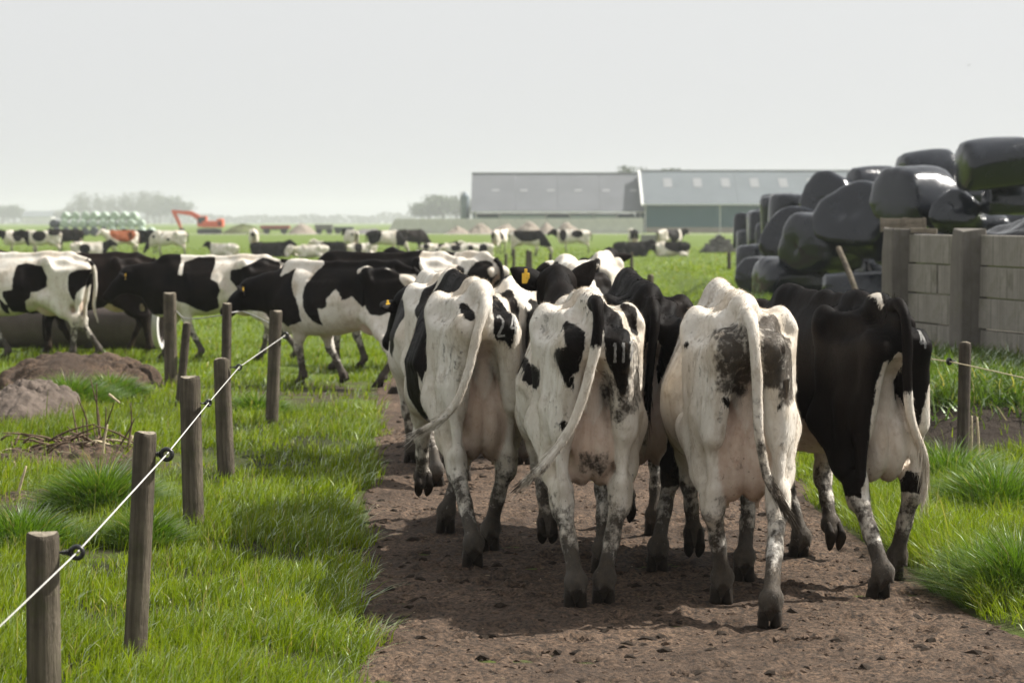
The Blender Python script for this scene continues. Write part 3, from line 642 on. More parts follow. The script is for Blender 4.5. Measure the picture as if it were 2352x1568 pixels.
# ---------------------------------------------------------------- fences
def post(px, pby, pty, w, lean=0.0, mat='post', label='', group='fence posts', name='fence_post', d=None, flat=False, insul=None, depth_lean=0.0):
    b = G(px, pby) if d is None else at(px, pby, d)
    d = b.y; b.z = gz(b.x, b.y); s = ppm(d); top = CAM_H - (pty - HORIZON)/s; r = w/s/2
    root = empty(name, b, RNG.uniform(0, 6.28), label, 'post', group); root.rotation_euler = (depth_lean, lean, 0)
    h = top - b.z; n = 28; V, F = [], []; zs = [-.15, 0] + [h*q/10 for q in range(1, 10)] + [h-.035, h-.015, h-.004, h]; rs = [1.04, 1.03] + [1.01 - .03*q/10 for q in range(1, 10)] + [.975, .965, .93, .87]
    sd = RNG.random()*50; cr = RNG.integers(0, n)
    for i, (z, q) in enumerate(zip(zs, rs)):
        for j in range(n):
            a = 2*math.pi*j/n; rr = r*q*(1 + .16*(float(fbm(np.array(math.cos(a)*1.3+sd), np.array(math.sin(a)*1.3+z*1.1), 3)) - .45)); rr *= (.80 if j == cr else .93 if j == (cr+9) % n else 1)
            V.append((rr*math.cos(a), rr*math.sin(a), z + (r*.10*math.sin(a*2+sd) if i >= len(zs)-4 else 0)))
    for i in range(len(zs)-1):
        for j in range(n): F.append((i*n+j, i*n+(j+1) % n, (i+1)*n+(j+1) % n, (i+1)*n+j))
    mesh_obj('shaft', V, F, M[mat], root, True)
    o = (len(zs)-1)*n; cap = [V[o+j] for j in range(n)]; cz = sum(c[2] for c in cap)/n + .004
    CV = [(c[0], c[1], c[2]+.0015) for c in cap] + [(c[0]*.55, c[1]*.55, cz + random.uniform(-.004, .006)) for c in cap] + [(0, 0, cz + .003)]
    CF = [(j, (j+1) % n, n+(j+1) % n, n+j) for j in range(n)] + [(n+j, n+(j+1) % n, 2*n) for j in range(n)]
    mesh_obj('end_grain', CV, CF, M['endgrain'], root, True)
    if insul:
        ip = at(insul[0], insul[1], d); lp = Vector((ip.x - b.x, 0, ip.z - b.z)); sz = insul[2]
        bm = bmesh.new()
        V, F = [], []; nu, nv = 20, 8
        for i in range(nu):
            for j in range(nv):
                A, B = 2*math.pi*i/nu, 2*math.pi*j/nv; R, q = sz*.70, sz*.30; V.append(((R+q*math.cos(B))*math.cos(A), q*math.sin(B)*1.5, (R+q*math.cos(B))*math.sin(A)))
        for i in range(nu):
            for j in range(nv): F.append((i*nv+j, ((i+1) % nu)*nv+j, ((i+1) % nu)*nv+(j+1) % nv, i*nv+(j+1) % nv))
        sgn = 1 if lp.x > 0 else -1
        for q in range(4):                                     # ribbed neck
            x0 = -sgn*(sz*.95 + q*sz*.22); o = len(V)
            for xx in (x0, x0 - sgn*sz*.11):
                for j in range(10): V.append((xx, sz*.42*(1-.1*q)*math.cos(j*.628), sz*.42*(1-.1*q)*math.sin(j*.628)))
            for j in range(10): F.append((o+j, o+(j+1) % 10, o+10+(j+1) % 10, o+10+j))
            F.append(tuple(o+j for j in range(10))); F.append(tuple(o+10+j for j in reversed(range(10))))
        Vs, Fs = tube_np([(-sgn*sz*.8, 0, 0), (-sgn*(abs(lp.x) - r*.4), 0, 0)], [sz*.16]*2, 6, 1); o = len(V); V += [tuple(v) for v in Vs]; F += [tuple(int(i)+o for i in (f[:3] if f[2] == f[3] else f)) for f in Fs]
        io = mesh_obj('insulator', V, F, M['insulator'], root, True); m = Euler(root.rotation_euler).to_matrix().inverted(); io.location = m @ lp; io.rotation_euler = m.to_euler()
        if len(insul) > 3: io.rotation_euler.z += insul[3]
        return ip
    return b
GL_ = 'posts of the rope fence on the left'
w1 = post(102, 1726, 1228, 80, 0.0, label='short thick weathered post in the bottom left corner', group=GL_, insul=(177, 1268, .030))
w2 = post(310, 1545, 994, 54, .055, label='tall leaning post second from the bottom left corner', group=GL_, insul=(383, 1043, .032))
w3 = post(445, 1240, 866, 48, -.02, label='cracked straight post third along the rope fence', group=GL_, insul=(479, 925, .024, .9))
w4 = post(520, 1108, 824, 40, -.035, label='post fourth along the rope fence, in front of a taller one', group=GL_, insul=(549, 843, .026, .5))
w5 = post(624, 985, 714, 30, .045, label='slim tilted post where the white rope ends', group=GL_, insul=(655, 770, .034))
GQ = 'posts of the second fence on the left'
q1 = post(393, 885, 673, 31, -.01, mat='post', label='thick pale post in front of the black necked cow', group=GQ)
q2 = post(412, 945, 741, 20, .10, mat='post_dark', label='thin post leaning against the thick pale post', group=GQ)
q3 = post(518, 962, 697, 23, .02, mat='post_dark', label='dark post rising just behind the fourth rope fence post', group=GQ)
tag(tube('fence_rope', [at(-160, 1590, 7.4), w1, w2, w3, w4, w5], .0030, M['rope'], None, 8, 1), 'white rope strung through black insulators along the left fence', 'rope')
a_, b_, c_ = at(404, 713, q1.y), at(510, 724, q3.y), at(640, 752, w5.y)
tag(tube('fence_wire', [a_, at(430, 732, (q1.y*.7+q3.y*.3)), b_], .006, M['wire'], None, 6, 4), 'slack grey wire between the thick pale post and the dark post', 'wire')
tag(tube('fence_wire', [b_, at(560, 716, 24.0), c_], .006, M['wire'], None, 6, 4), 'grey wire from the dark post to the slim tilted post', 'wire')
w6 = post(2210, 1100, 787, 29, .012, mat='post_dark', label='lone slim post in the grass on the right', group='posts by the concrete wall', insul=(2180, 830, .030, .8))
tag(tube('fence_rope', [at(1700, 765, 25.0), at(2133, 824, 19.0), w6, at(2352, 868, 16.4), at(2700, 950, 13.0)], .0045, M['rope_tan'], None, 6, 3), 'thin tan rope passing the slim post on the right', 'rope')
GT = 'thin posts far across the pasture'
for i, (x, yb, yt, ww, lb) in enumerate([(1162, 628, 583, 7, 'leftmost thin far post'), (1180, 633, 572, 7, 'second thin far post from the left'), (1210, 640, 574, 8, 'left one of the close pair of far posts'), (1219, 646, 577, 8, 'right one of the close pair of far posts'),
                                         (1265, 640, 582, 8, 'thin far post left of the tousled cow head'), (1451, 642, 580, 8, 'thin far post below the black lying cow'), (1675, 641, 580, 9, 'thin far post just left of the black bales')]):
    post(x, yb, yt, ww, random.uniform(-.03, .03), 'post_dark', lb, GT)
post(1459, 652, 634, 12, 0, 'post', 'short stub post showing above the black cow, left one', GT, d=41); post(1494, 654, 631, 16, 0, 'post', 'thicker stub post showing above the black cow, right one', GT, d=38)
# leaning pole between bales and wall
p0 = at(1926, 570, 30.5); p1 = at(1968, 676, 29.6); p1.z = max(p1.z, .2)
tag(tube('wooden_pole', [p0, (p0 + p1)*.5 + Vector((.01, 0, 0)), p1 + (p1 - p0)*.3], .036, M['post'], None, 10, 3), 'grey wooden pole leaning behind the black cow branded 4', 'pole')

# ---------------------------------------------------------------- concrete wall
def post_xy(d): t = (28.0 - d)/2.0; return Vector((4.60 + .43*t, d, 0))
A, B = post_xy(28.0), post_xy(26.0); ux = (B - A).normalized(); ang = math.atan2(ux.y, ux.x); wn = Vector((ux.y, -ux.x, 0)); wn = wn if wn.x < 0 else -wn
wall = empty('concrete_wall', A, 0, 'low concrete wall of stacked panels between square posts on the right', 'wall')
def rel(p): return p - A
TOP = 1.765; rows = [.335, .335, .335, .42]
for i, d in enumerate((28.0, 26.0, 24.0, 22.0)):
    p = rel(post_xy(d)); h = TOP + .07 - .10
    bm = bmesh.new(); box_bm(bm, (0, 0, 0), (.33, .30, h), .018); bmesh.ops.subdivide_edges(bm, edges=[e for e in bm.edges if e.calc_length() > .4], cuts=12, use_grid_fill=True)
    o = bm_obj('wall_post', bm, M['conc_post'], wall); o.location = p + wn*.13 + Vector((0, 0, .10 + h/2)); o.rotation_euler = (random.uniform(-.01, .01), random.uniform(-.012, .012), ang)
    for v in o.data.vertices:                                   # spalled head
        if v.co.z > h/2 - .28:
            q = (v.co.z - (h/2 - .28))/.28; v.co.x *= 1 - .10*q*(.4 + float(vnoise(np.array(v.co.z*19+i), np.array(v.co.y*23)))); v.co.y *= 1 - .12*q*(.4 + float(vnoise(np.array(v.co.x*21), np.array(v.co.z*17+i)))); v.co.z += (float(vnoise(np.array(v.co.x*25+i*7), np.array(v.co.y*25))) - .6)*.07*(q > .93)
for i, d in enumerate((28.0, 26.0, 24.0)):
    p = rel(post_xy(d)*.5 + post_xy(d - 2.0)*.5); z = TOP
    for k_, rh in enumerate(rows):
        for half in ((0,) if k_ in (0, 2) else (-1, 1)):
            ln = 1.94 if half == 0 else .964; o = box('concrete_panel', p + ux*(half*.488) + wn*random.uniform(-.012, .012) + Vector((0, 0, z - rh/2)), (ln, .14, rh - .016), M['conc_panel'], wall, .010, (0, random.uniform(-.004, .004), ang))
        z -= rh
# wooden crate and boards on the wall end
cr = empty('wooden_crate', at(2066, 533, 28.4), rad(-8), 'weathered slatted wooden crate lying on top of the wall end', 'crate')
for (x, z, l, zt) in ((-.12, .045, .46, .07), (-.13, .135, .44, .075), (.30, .06, .40, .075), (.28, .15, .38, .08)):
    jitter(box('slat', (x, random.uniform(-.02, .02), z), (l, .022, zt), M['plank'], cr, .004, (0, random.uniform(-.04, .04), random.uniform(-.05, .05))), .006, 5, x)
for x in (-.34, .08, .12, .46): box('corner_post', (x, .035, .10), (.05, .045, .20), M['plank'], cr, .004)
for x in (-.13, .30): box('slat', (x, .33, .10), (.42, .022, .18), M['plank'], cr, .004)
for x in (-.33, .48): box('end_board', (x, .18, .09), (.022, .28, .15), M['plank'], cr, .004)
cr.scale = (.62, .8, .85)
tag(jitter(box('plank', at(2122, 530, 27.8), (.30, .14, .06), M['plank'], None, .008, (0, .03, -.2)), .01), 'short grey plank lying on the wall beside the crate', 'plank')

# ---------------------------------------------------------------- black wrapped bales
def bale_mesh(seed, r=.62, ln=1.2, n=40, m=15, sag=1.0):
    """plastic-wrapped round bale, axis along x: rounded shoulders, puckered ends, slightly squashed"""
    rg = np.random.default_rng(seed); V, F = [], []
    prof = [(-.535, .0), (-.535, .32), (-.525, .60), (-.508, .78), (-.482, .89), (-.44, .955), (-.36, .99), (-.2, 1.0), (0, 1.012), (.2, 1.0), (.36, .99), (.44, .955), (.482, .89), (.508, .78), (.525, .60), (.535, .32), (.535, 0)]
    ph = rg.random(6)*6.28; q1, q2 = rg.uniform(.03, .07, 2)
    for i, (x, q) in enumerate(prof):
        for j in range(n):
            a = 2*math.pi*j/n; rr = r*q*(1 + q1*math.sin(2*a+ph[0]) + q2*math.sin(3*a+ph[1]+x*2) + .025*math.sin(5*a+ph[2]+x*4))
            pleat = (.013*math.cos(11*a+ph[3]+3*x) + .008*math.sin(17*a+ph[1]))*(.25 < q < .97) + .010*math.sin(31*x+3*math.sin(a+ph[2]))*(q > .98); dent = .10*r*math.sin(a+ph[4])*math.sin(x*5+ph[5])
            y, z = (rr+pleat)*math.cos(a), (rr+pleat)*math.sin(a)
            if z < -.55*r: z = -.55*r - (-.55*r - z)*(1-.55*sag)                # flattened where it sits
            z *= .97; V.append((x*ln + dent, y*(1.05 if z < 0 else 1.0), z))
    for i in range(len(prof)-1):
        for j in range(n): F.append((i*n+j, i*n+(j+1) % n, (i+1)*n+(j+1) % n, (i+1)*n+j))
    return V, F
def bale(px, py, w, h, d, rz, label, mat='bale', seed=0, tilt=0.0, pitch=0.0, up=False, grp='black wrapped bales', extra=1.0):
    p = at(px, py, d); s = ppm(d); W, H = w/s, h/s; r = H/1.72
    if not up: p.z -= .11*r
    if seed in (8, 9, 17, 23, 24, 36): p.z = gz(p.x, p.y) + (H*.52 if up else .735*r)
    if up: V, F = bale_mesh(seed, W/2, H*1.0); V = [(z_, y_, x_) for x_, y_, z_ in V]; F = [tuple(reversed(f)) for f in F]
    else: V, F = bale_mesh(seed, r, max(.95, min(1.35, W))*extra)
    o = mesh_obj('wrapped_bale', V, F, M[mat], None, True); o.location = p; o.rotation_euler = (tilt, pitch, rz)
    md = o.modifiers.new('soft', 'SUBSURF'); md.levels = 1; md.render_levels = 1
    return tag(o, label, 'bale', grp)
BL = [(2282, 376, 150, 122, 40.5, 8, 'topmost black bale at the right, square shouldered', 1, .10, -.10), (2132, 396, 122, 104, 45.5, 4, 'second highest black bale, left of the topmost', 2, 0, -.06),
      (2105, 452, 152, 146, 42.5, 32, 'big round black bale above the wooden crate', 3, .1, .05), (2006, 424, 110, 78, 51, 20, 'black bale peeking out behind the big round one', 4, .2, 0),
      (1918, 462, 124, 118, 50.5, 55, 'leaning black bale left of the upper middle of the heap', 5, .0, .25), (1980, 505, 156, 164, 45, 60, 'large leaning black bale in the middle of the heap', 6, .1, .22),
      (1893, 556, 160, 140, 45.5, 40, 'domed black bale below the middle of the heap', 7, .15, -.05), (1818, 626, 152, 110, 46, 18, 'squat black bale at the front bottom of the heap', 8, 0, 0),
      (1968, 628, 150, 82, 43, 0, 'dusty black bale on the ground behind the pole', 9, 0, 0), (1835, 545, 90, 140, 50, 78, 'narrow black bale squeezed behind the domed one', 11, 0, .12),
      (2200, 492, 88, 96, 41.5, 70, 'black bale above the wall between two posts', 18, .1, .3), (2232, 452, 92, 60, 43.5, 20, 'flat lying black bale under the second highest', 19, 0, 0), (2335, 455, 140, 84, 41, 2, 'black bale carrying the topmost one', 20, 0, 0),
      (1752, 612, 90, 92, 50.5, 60, 'black bale low at the left of the heap', 17, 0, 0), (2090, 560, 150, 100, 44.5, 10, 'black bale mostly hidden behind the wall end', 21, 0, 0), (2230, 540, 170, 100, 42, 0, 'black bale hidden low behind the wall', 22, 0, 0), (2040, 610, 140, 110, 46.5, 15, 'black bale in the dark under the crate', 23, 0, 0), (1900, 640, 140, 90, 48, 10, 'black bale hidden between the two bottom ones', 24, 0, 0), (2350, 520, 170, 110, 43.5, 0, 'black bale low behind the plastic sheet', 25, 0, 0)]
for (x, y, ww, hh, d, rz, lb, sd, tl, pt) in BL: bale(x, y, ww, hh, d, rad(rz), lb, 'bale', sd, tl, pt)
UPR = [(1816, 506, 104, 116, 53, 'tall upright black bale in the left of the heap', 31), (1778, 510, 60, 110, 56, 'slim upright black bale behind the tall one', 32), (1738, 528, 62, 86, 60, 'upright black bale farther left in the second row', 33), (1706, 532, 46, 78, 63, 'leftmost upright black bale of the second row', 34), (1770, 468, 44, 40, 62, 'small looking black bale on top at the far left', 35),
       (1727, 606, 66, 100, 55, 'leftmost black bale standing on the grass', 36), (1720, 572, 62, 80, 62, 'black bale half hidden behind the leftmost ones', 37), (1764, 560, 66, 90, 58, 'black bale in the gap left of the domed one', 38)]
for (x, y, ww, hh, d, lb, sd) in UPR: bale(x, y, ww, hh, d, RNG.uniform(0, 6), lb, 'bale', sd, RNG.uniform(-.05, .05), RNG.uniform(-.05, .05), True)
# crumpled plastic sheet over the clamp behind the wall
nu, nv = 110, 60; U, W_ = np.meshgrid(np.linspace(0, 1, nu), np.linspace(0, 1, nv), indexing='ij')
SX = 5.05 + U*2.6; SY = 28.6 - U*3.0 + W_*2.2 - .6*(1 - U)
SZ = 1.60 + .40*S(0, .6, U)*S(0, .35, W_ + .05) + .30*(fbm(U*4, W_*3, 2) - .36) + .035*np.abs(np.sin(U*19 + 5*fbm(U*3, W_*3, 2) + W_*6))**3 + .012*np.sin(U*41 - W_*17)
I = np.arange(U.size).reshape(U.shape); Q = np.stack([I[:-1, :-1], I[1:, :-1], I[1:, 1:], I[:-1, 1:]], -1).reshape(-1, 4)
so = mesh_obj('plastic_sheet', np.stack([SX, SY, SZ], -1).reshape(-1, 3), Q, M['sheet'], None, True); md = so.modifiers.new('thick', 'SOLIDIFY'); md.thickness = .012
tag(so, 'crumpled shiny black plastic sheet behind the concrete wall', 'sheet')
# packed silage below the sheet
SV = np.stack([SX, SY, SZ - .06], -1); base_ = SV.copy(); base_[..., 2] = .2
bmv = np.concatenate([SV.reshape(-1, 3), base_.reshape(-1, 3)]); n_ = U.size; Fs = [tuple(q) for q in Q.tolist()]; ring = [(i, 0) for i in range(nu)] + [(nu-1, j) for j in range(1, nv)] + [(i, nv-1) for i in range(nu-2, -1, -1)] + [(0, j) for j in range(nv-2, 0, -1)]
for a_i in range(len(ring)): p_, q_ = I[ring[a_i]], I[ring[(a_i+1) % len(ring)]]; Fs.append((int(p_), int(p_)+n_, int(q_)+n_, int(q_)))
tag(mesh_obj('silage_heap', bmv, Fs, M['heapgreen'], None, True), 'packed silage heap under the black sheet behind the wall', 'silage')

# ---------------------------------------------------------------- soil heaps, brush, pipe on the left
def mound(name, px, py, wpx, hm, dpth, mat, label, cat, rough=.25, n=96, seed=0):
    c = G(px, py); W = wpx/ppm(c.y); U, T = np.meshgrid(np.linspace(-1, 1, n), np.linspace(-1, 1, n), indexing='ij'); R = np.hypot(U, T)
    Z = hm*.62*np.clip(1 - R**2.4, 0, 1)*(.45 + 1.2*fbm(U*1.6+seed, T*1.6, 2)); rg = np.random.default_rng(seed+3)
    for _ in range(170):                                    # clods pressed into the heap
        cu, ct = rg.uniform(-.95, .95, 2); q = rg.uniform(.05, .05 + rough*.45)*min(1.0, 1.4/W*1.2); rr = np.hypot(U - cu, (T - ct)*dpth/W)
        zc = float(hm*.62*max(0, 1 - math.hypot(cu, ct)**2.4)*.9); Z = np.where(rr < q, np.maximum(Z, zc + (np.sqrt(np.maximum(q*q - rr*rr, 0)) - q*.45)*W*.5*(math.hypot(cu, ct) < 1)), Z)
    Z += (fbm(U*17, T*17+seed, 3) - .42)*rough*.16*np.clip(1.1 - R, 0, 1) - .30*S(.86, 1.02, R)
    X = c.x + U*W/2; Y = c.y + dpth*.4 + T*dpth/2; I = np.arange(U.size).reshape(U.shape); Q = np.stack([I[:-1, :-1], I[1:, :-1], I[1:, 1:], I[:-1, 1:]], -1).reshape(-1, 4)
    Q = Q[(R[:-1, :-1] < 1.02).ravel()]
    return tag(mesh_obj(name, np.stack([X, Y, Z + zg(X, Y) - .05], -1).reshape(-1, 3), Q, mat, None, True), label, cat)
mound('soil_heap', 130, 905, 430, .62, 3.6, M['mound'], 'reddish brown soil heap in front of the cow at the left edge', 'soil heap', .35)
mound('clay_heap', 20, 985, 250, .50, 2.4, M['greysoil'], 'lumpy grey clay heap at the left edge', 'clay heap', .55, seed=5)
mound('soil_patch', 130, 1090, 420, .16, 1.9, M['mound'], 'low brown patch of dug soil under the dead twigs', 'soil', .22, seed=9)
mound('soil_patch', 60, 1180, 280, .10, 1.4, M['mound'], 'low brown bare soil below the twig pile near the left edge', 'soil', .16, seed=12)
# dead twigs
br = G(240, 1060); n_tw = 0
shrub = empty('dead_shrub', (br.x, br.y, gz(br.x, br.y)), 0, 'clump of bare dead stems sticking up left of the fence', 'shrub')
stems = [(165, 925, 195, 1040), (178, 912, 200, 1030), (208, 870, 228, 1055), (222, 880, 240, 1050), (244, 935, 236, 1045), (262, 925, 238, 1050), (300, 925, 292, 1035), (120, 1045, 165, 1000), (165, 1000, 205, 1010), (215, 975, 232, 1050), (275, 990, 300, 1060), (190, 960, 215, 1060), (310, 960, 250, 1055)]
for i, (x0, y0, x1, y1) in enumerate(stems):
    a = at(x0, y0, br.y + random.uniform(-.2, .3)); b = at(x1, y1, br.y + random.uniform(-.2, .2)); b.z = max(b.z, .02) if y1 < 1040 else 0
    m = (a + b)/2 + Vector((random.uniform(-.03, .03), random.uniform(-.05, .05), .02)); o = empty
    pts = [q - Vector((br.x, br.y, gz(br.x, br.y))) for q in (b, m, a)]; tube('stem', pts, [.011, .008, .004], M['twig'], shrub, 5, 3)
tw = empty('twig_pile', (br.x - .35, br.y - .15, .05), 0, 'pile of dry twigs and brush on the soil left of the fence', 'brush pile')
for i in range(70):
    L = random.uniform(.08, .4); a = random.uniform(0, 6.28); x, y = random.gauss(0, .30), random.gauss(0, .22); z = random.uniform(.02, .12); e = random.uniform(-.3, 1.1)
    tube('twig', [(x, y, z), (x+L*.5*math.cos(a), y+L*.5*math.sin(a), z+L*.25*e+.02), (x+L*math.cos(a+.2), y+L*math.sin(a+.2), max(.0, z+L*.5*e))], [.010, .008, .004], M['twig'] if i % 5 else M['straw'], tw, 4, 2)
GS = 'bleached stalks left of the fence'
for (pts, lb) in [([(35, 1160), (48, 1110), (60, 1070)], 'pale upright stalk near the left edge'), ([(108, 1170), (125, 1140), (145, 1120)], 'pale slanted stalk right of the upright one'), ([(60, 1105), (38, 1075), (32, 1060)], 'pale crooked stalk at the far left'),
                  ([(236, 1075), (238, 1020), (247, 975)], 'pale broken stalk among the dead stems'), ([(305, 1000), (285, 1040), (300, 1066)], 'pale bent stalk beside the second rope post'), ([(250, 905), (275, 925)], 'pale short stalk above the dead stems')]:
    d = G(pts[0][0], max(1060, pts[0][1])).y; P = [at(x, y, d) for x, y in pts]; P = [Vector((p.x, p.y, max(p.z, .01))) for p in P]
    tag(tube('dry_stalk', P, [.012] + [.010]*(len(P)-2) + [.007], M['straw'], None, 6, 3), lb, 'stalk', GS)
# dead weed stems by the right post
for i, (x0, y0, x1, y1) in enumerate([(2232, 955, 2228, 1060), (2244, 958, 2248, 1065), (2262, 1040, 2258, 1075)]):
    d = 18.6; tag(tube('dry_stalk', [at(x1, y1, d) - Vector((0, 0, .06)), at((x0+x1)/2+2, (y0+y1)/2, d), at(x0, y0, d)], [.010, .008, .007], M['straw'], None, 6, 3), ('dry weed stem right beside the lone slim post', 'second dry weed stem right of the lone slim post', 'short dry weed stem farthest right of the lone slim post')[i], 'stalk', 'dry stems by the right post')
# large pipe lying behind the left cows
pd = 36.6; pr = .36; c0 = at(-420, 760, pd); c1 = at(374, 758, pd - .9); c0.z = c1.z = pr + .02; ax_ = (c1 - c0).normalized()
pipe = empty('concrete_pipe', c1, 0, 'long dark concrete pipe lying behind the cows at the left', 'pipe'); rot = Vector((1, 0, 0)).rotation_difference(ax_)
def ring_mesh(L0, L1, ro, ri, n=40):
    V, F = [], []
    for x, q in ((L0, ro), (L1, ro), (L1, ri), (L0, ri)):
        for j in range(n): V.append((x, q*math.cos(2*math.pi*j/n), q*math.sin(2*math.pi*j/n)))
    for i in range(4):
        for j in range(n): F.append((i*n+j, i*n+(j+1) % n, ((i+1) % 4)*n+(j+1) % n, ((i+1) % 4)*n+j))
    return V, F
for i in range(3):
    V, F = ring_mesh(-1.72*(i+1)+.02, -1.72*i - .02 - (.06 if i == 0 else 0), pr, pr - .07); o = mesh_obj('pipe_section', V, F, M['pipe'], pipe, True); o.rotation_mode = 'QUATERNION'; o.rotation_quaternion = rot; o.modifiers.new('e', 'EDGE_SPLIT')
V, F = ring_mesh(-.055, .03, pr + .012, pr - .06); o = mesh_obj('end_collar', V, F, M['farconc'], pipe, True); o.rotation_mode = 'QUATERNION'; o.rotation_quaternion = rot; o.modifiers.new('e', 'EDGE_SPLIT')
# ---------------------------------------------------------------- barns and yard across the pasture
def quadbox(name, x0, x1, y0, y1, z0, z1, mat, parent, bev=0):
    return box(name, ((x0+x1)/2, (y0+y1)/2, (z0+z1)/2), (x1-x0, y1-y0, z1-z0), mat, parent, bev)
def slab(name, pts, th, mat, parent):
    """thick sheet through 4 points (counter-clockwise seen from above)"""
    P = [Vector(p) for p in pts]; n = (P[1]-P[0]).cross(P[3]-P[0]).normalized(); V = [tuple(p) for p in P] + [tuple(p - n*th) for p in P]
    F = [(0, 1, 2, 3), (7, 6, 5, 4), (0, 4, 5, 1), (1, 5, 6, 2), (2, 6, 7, 3), (3, 7, 4, 0)]; return mesh_obj(name, V, F, mat, parent)
DB = 430.0; sB = ppm(DB); bx = lambda px: (px - IW/2)/sB
def barn(x0, x1, y0, zw, ze, zr, half, roofm, label, sky):
    """long barn, ridge parallel to the view plane"""
    b = empty('barn', (x0, y0, 0), 0, label, 'barn'); L = x1 - x0; n = 4
    for i in range(n):                                     # roof in bays of sheeting, both slopes
        a, c = L*i/n - (.4 if i == 0 else 0), L*(i+1)/n + (.4 if i == n-1 else 0) - (.03 if i < n-1 else 0)
        slab('roof_bay', [(a, -.6, ze), (c, -.6, ze), (c, half, zr), (a, half, zr)], .14, roofm, b); slab('roof_bay', [(a, half+.02, zr), (c, half+.02, zr), (c, 2*half+.6, ze), (a, 2*half+.6, ze)], .14, roofm, b)
    quadbox('ridge_cap', -.4, L+.4, half-.35, half+.37, zr-.02, zr+.16, M['steel'], b); quadbox('gutter', -.3, L+.3, -.78, -.62, ze-.16, ze-.02, M['trim'], b)
    sl = (zr-ze)/(half+.6)
    for (x, t0, t1, wd) in sky:
        ya, yb = -.6+t0*(half+.6), -.6+t1*(half+.6); za, zb = ze+sl*(ya+.6)+.05, ze+sl*(yb+.6)+.05; slab('skylight', [(x-wd/2-x0, ya, za), (x+wd/2-x0, ya, za), (x+wd/2-x0, yb, zb), (x-wd/2-x0, yb, zb)], .06, M['skylight'], b)
    for xx in (0.0, L-.2):
        V = [(xx, 0, 0), (xx, 2*half, 0), (xx, 2*half, ze-.15), (xx, half, zr-.2), (xx, 0, ze-.15)]; V += [(x+.2, y, z) for x, y, z in V]
        mesh_obj('gable_wall', V, [(0, 1, 2, 3, 4), (9, 8, 7, 6, 5), (0, 5, 6, 1), (1, 6, 7, 2), (2, 7, 8, 3), (3, 8, 9, 4), (4, 9, 5, 0)], M['wall_green'], b)
    return b, L
xl0, xl1, xr1 = bx(1087), bx(1476), bx(2330)
b1, L1 = barn(xl0, xl1, DB, 2.4, 3.75, 10.75, 11.0, M['roof_grey'], 'long grey roofed open sided barn, left one of the pair', [(bx(p)*1.012, .51, .57, 1.3) for p in (1138, 1203, 1265, 1328, 1392, 1455)])
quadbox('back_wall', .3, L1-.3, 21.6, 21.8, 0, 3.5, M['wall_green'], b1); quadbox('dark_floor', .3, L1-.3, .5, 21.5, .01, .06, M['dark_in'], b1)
for i in range(8): quadbox('post', .3+i*(L1-.8)/7, .52+i*(L1-.8)/7, -.1, .15, 0, 3.6, M['steel'], b1)
for i in range(7): quadbox('curtain', .6+i*(L1-.8)/7, .2+(i+1)*(L1-.8)/7, .0, .06, 2.0, (3.05 if i % 3 else 2.7), M['curtain'], b1)
quadbox('low_wall', .2, L1-.2, .2, .45, 0, 2.0, M['farconc'], b1)
b2, L2 = barn(xl1+.3, xr1, DB-3, 4.7, 5.05, 11.15, 11.5, M['roof_blue'], 'blue grey roofed barn with green walls, right one of the pair', [(bx(p)*1.012, .50, .76, 1.5) for p in (1532, 1600, 1664, 1730, 1796, 1862, 1930)])
n = 5
for i in range(n): quadbox('wall_sheet', L2*i/n+.06, L2*(i+1)/n-.06, 0, .16, .95, 4.85, M['wall_green'], b2); quadbox('downpipe', L2*i/n-.07, L2*i/n+.07, -.12, .02, 0, 4.9, M['trim'], b2)
quadbox('plinth', 0, L2, -.05, .2, 0, .94, M['plinth'], b2); slab('verge_trim', [(-.75, -.75, 4.95), (-.35, -.75, 4.95), (-.35, 11.5, 11.35), (-.75, 11.5, 11.35)], .25, M['trim'], b2)
# feed silo
sx = bx(1068); si = empty('feed_silo', (sx, DB+2, 0), 0, 'dark grey feed silo at the left end of the barn', 'silo')
def lathe(name, prof, mat, parent, n=20):
    V, F = [], []
    for r, z in prof:
        for j in range(n): V.append((r*math.cos(2*math.pi*j/n), r*math.sin(2*math.pi*j/n), z))
    for i in range(len(prof)-1):
        for j in range(n): F.append((i*n+j, i*n+(j+1) % n, (i+1)*n+(j+1) % n, (i+1)*n+j))
    return mesh_obj(name, V, F, mat, parent, True)
lathe('shell', [(.02, 1.0), (.25, 1.0), (.75, 2.4), (.75, 6.4), (.72, 6.6), (.25, 7.2), (.02, 7.25)], M['silo'], si)
for q in range(4): box('leg', (.6*math.cos(q*1.57+.78), .6*math.sin(q*1.57+.78), 1.3), (.12, .12, 2.6), M['steel'], si)
tube('fill_pipe', [(-.85, -.2, .5), (-.85, -.2, 6.5), (-.5, 0, 7.1), (0, 0, 7.25)], .08, M['steel'], si)
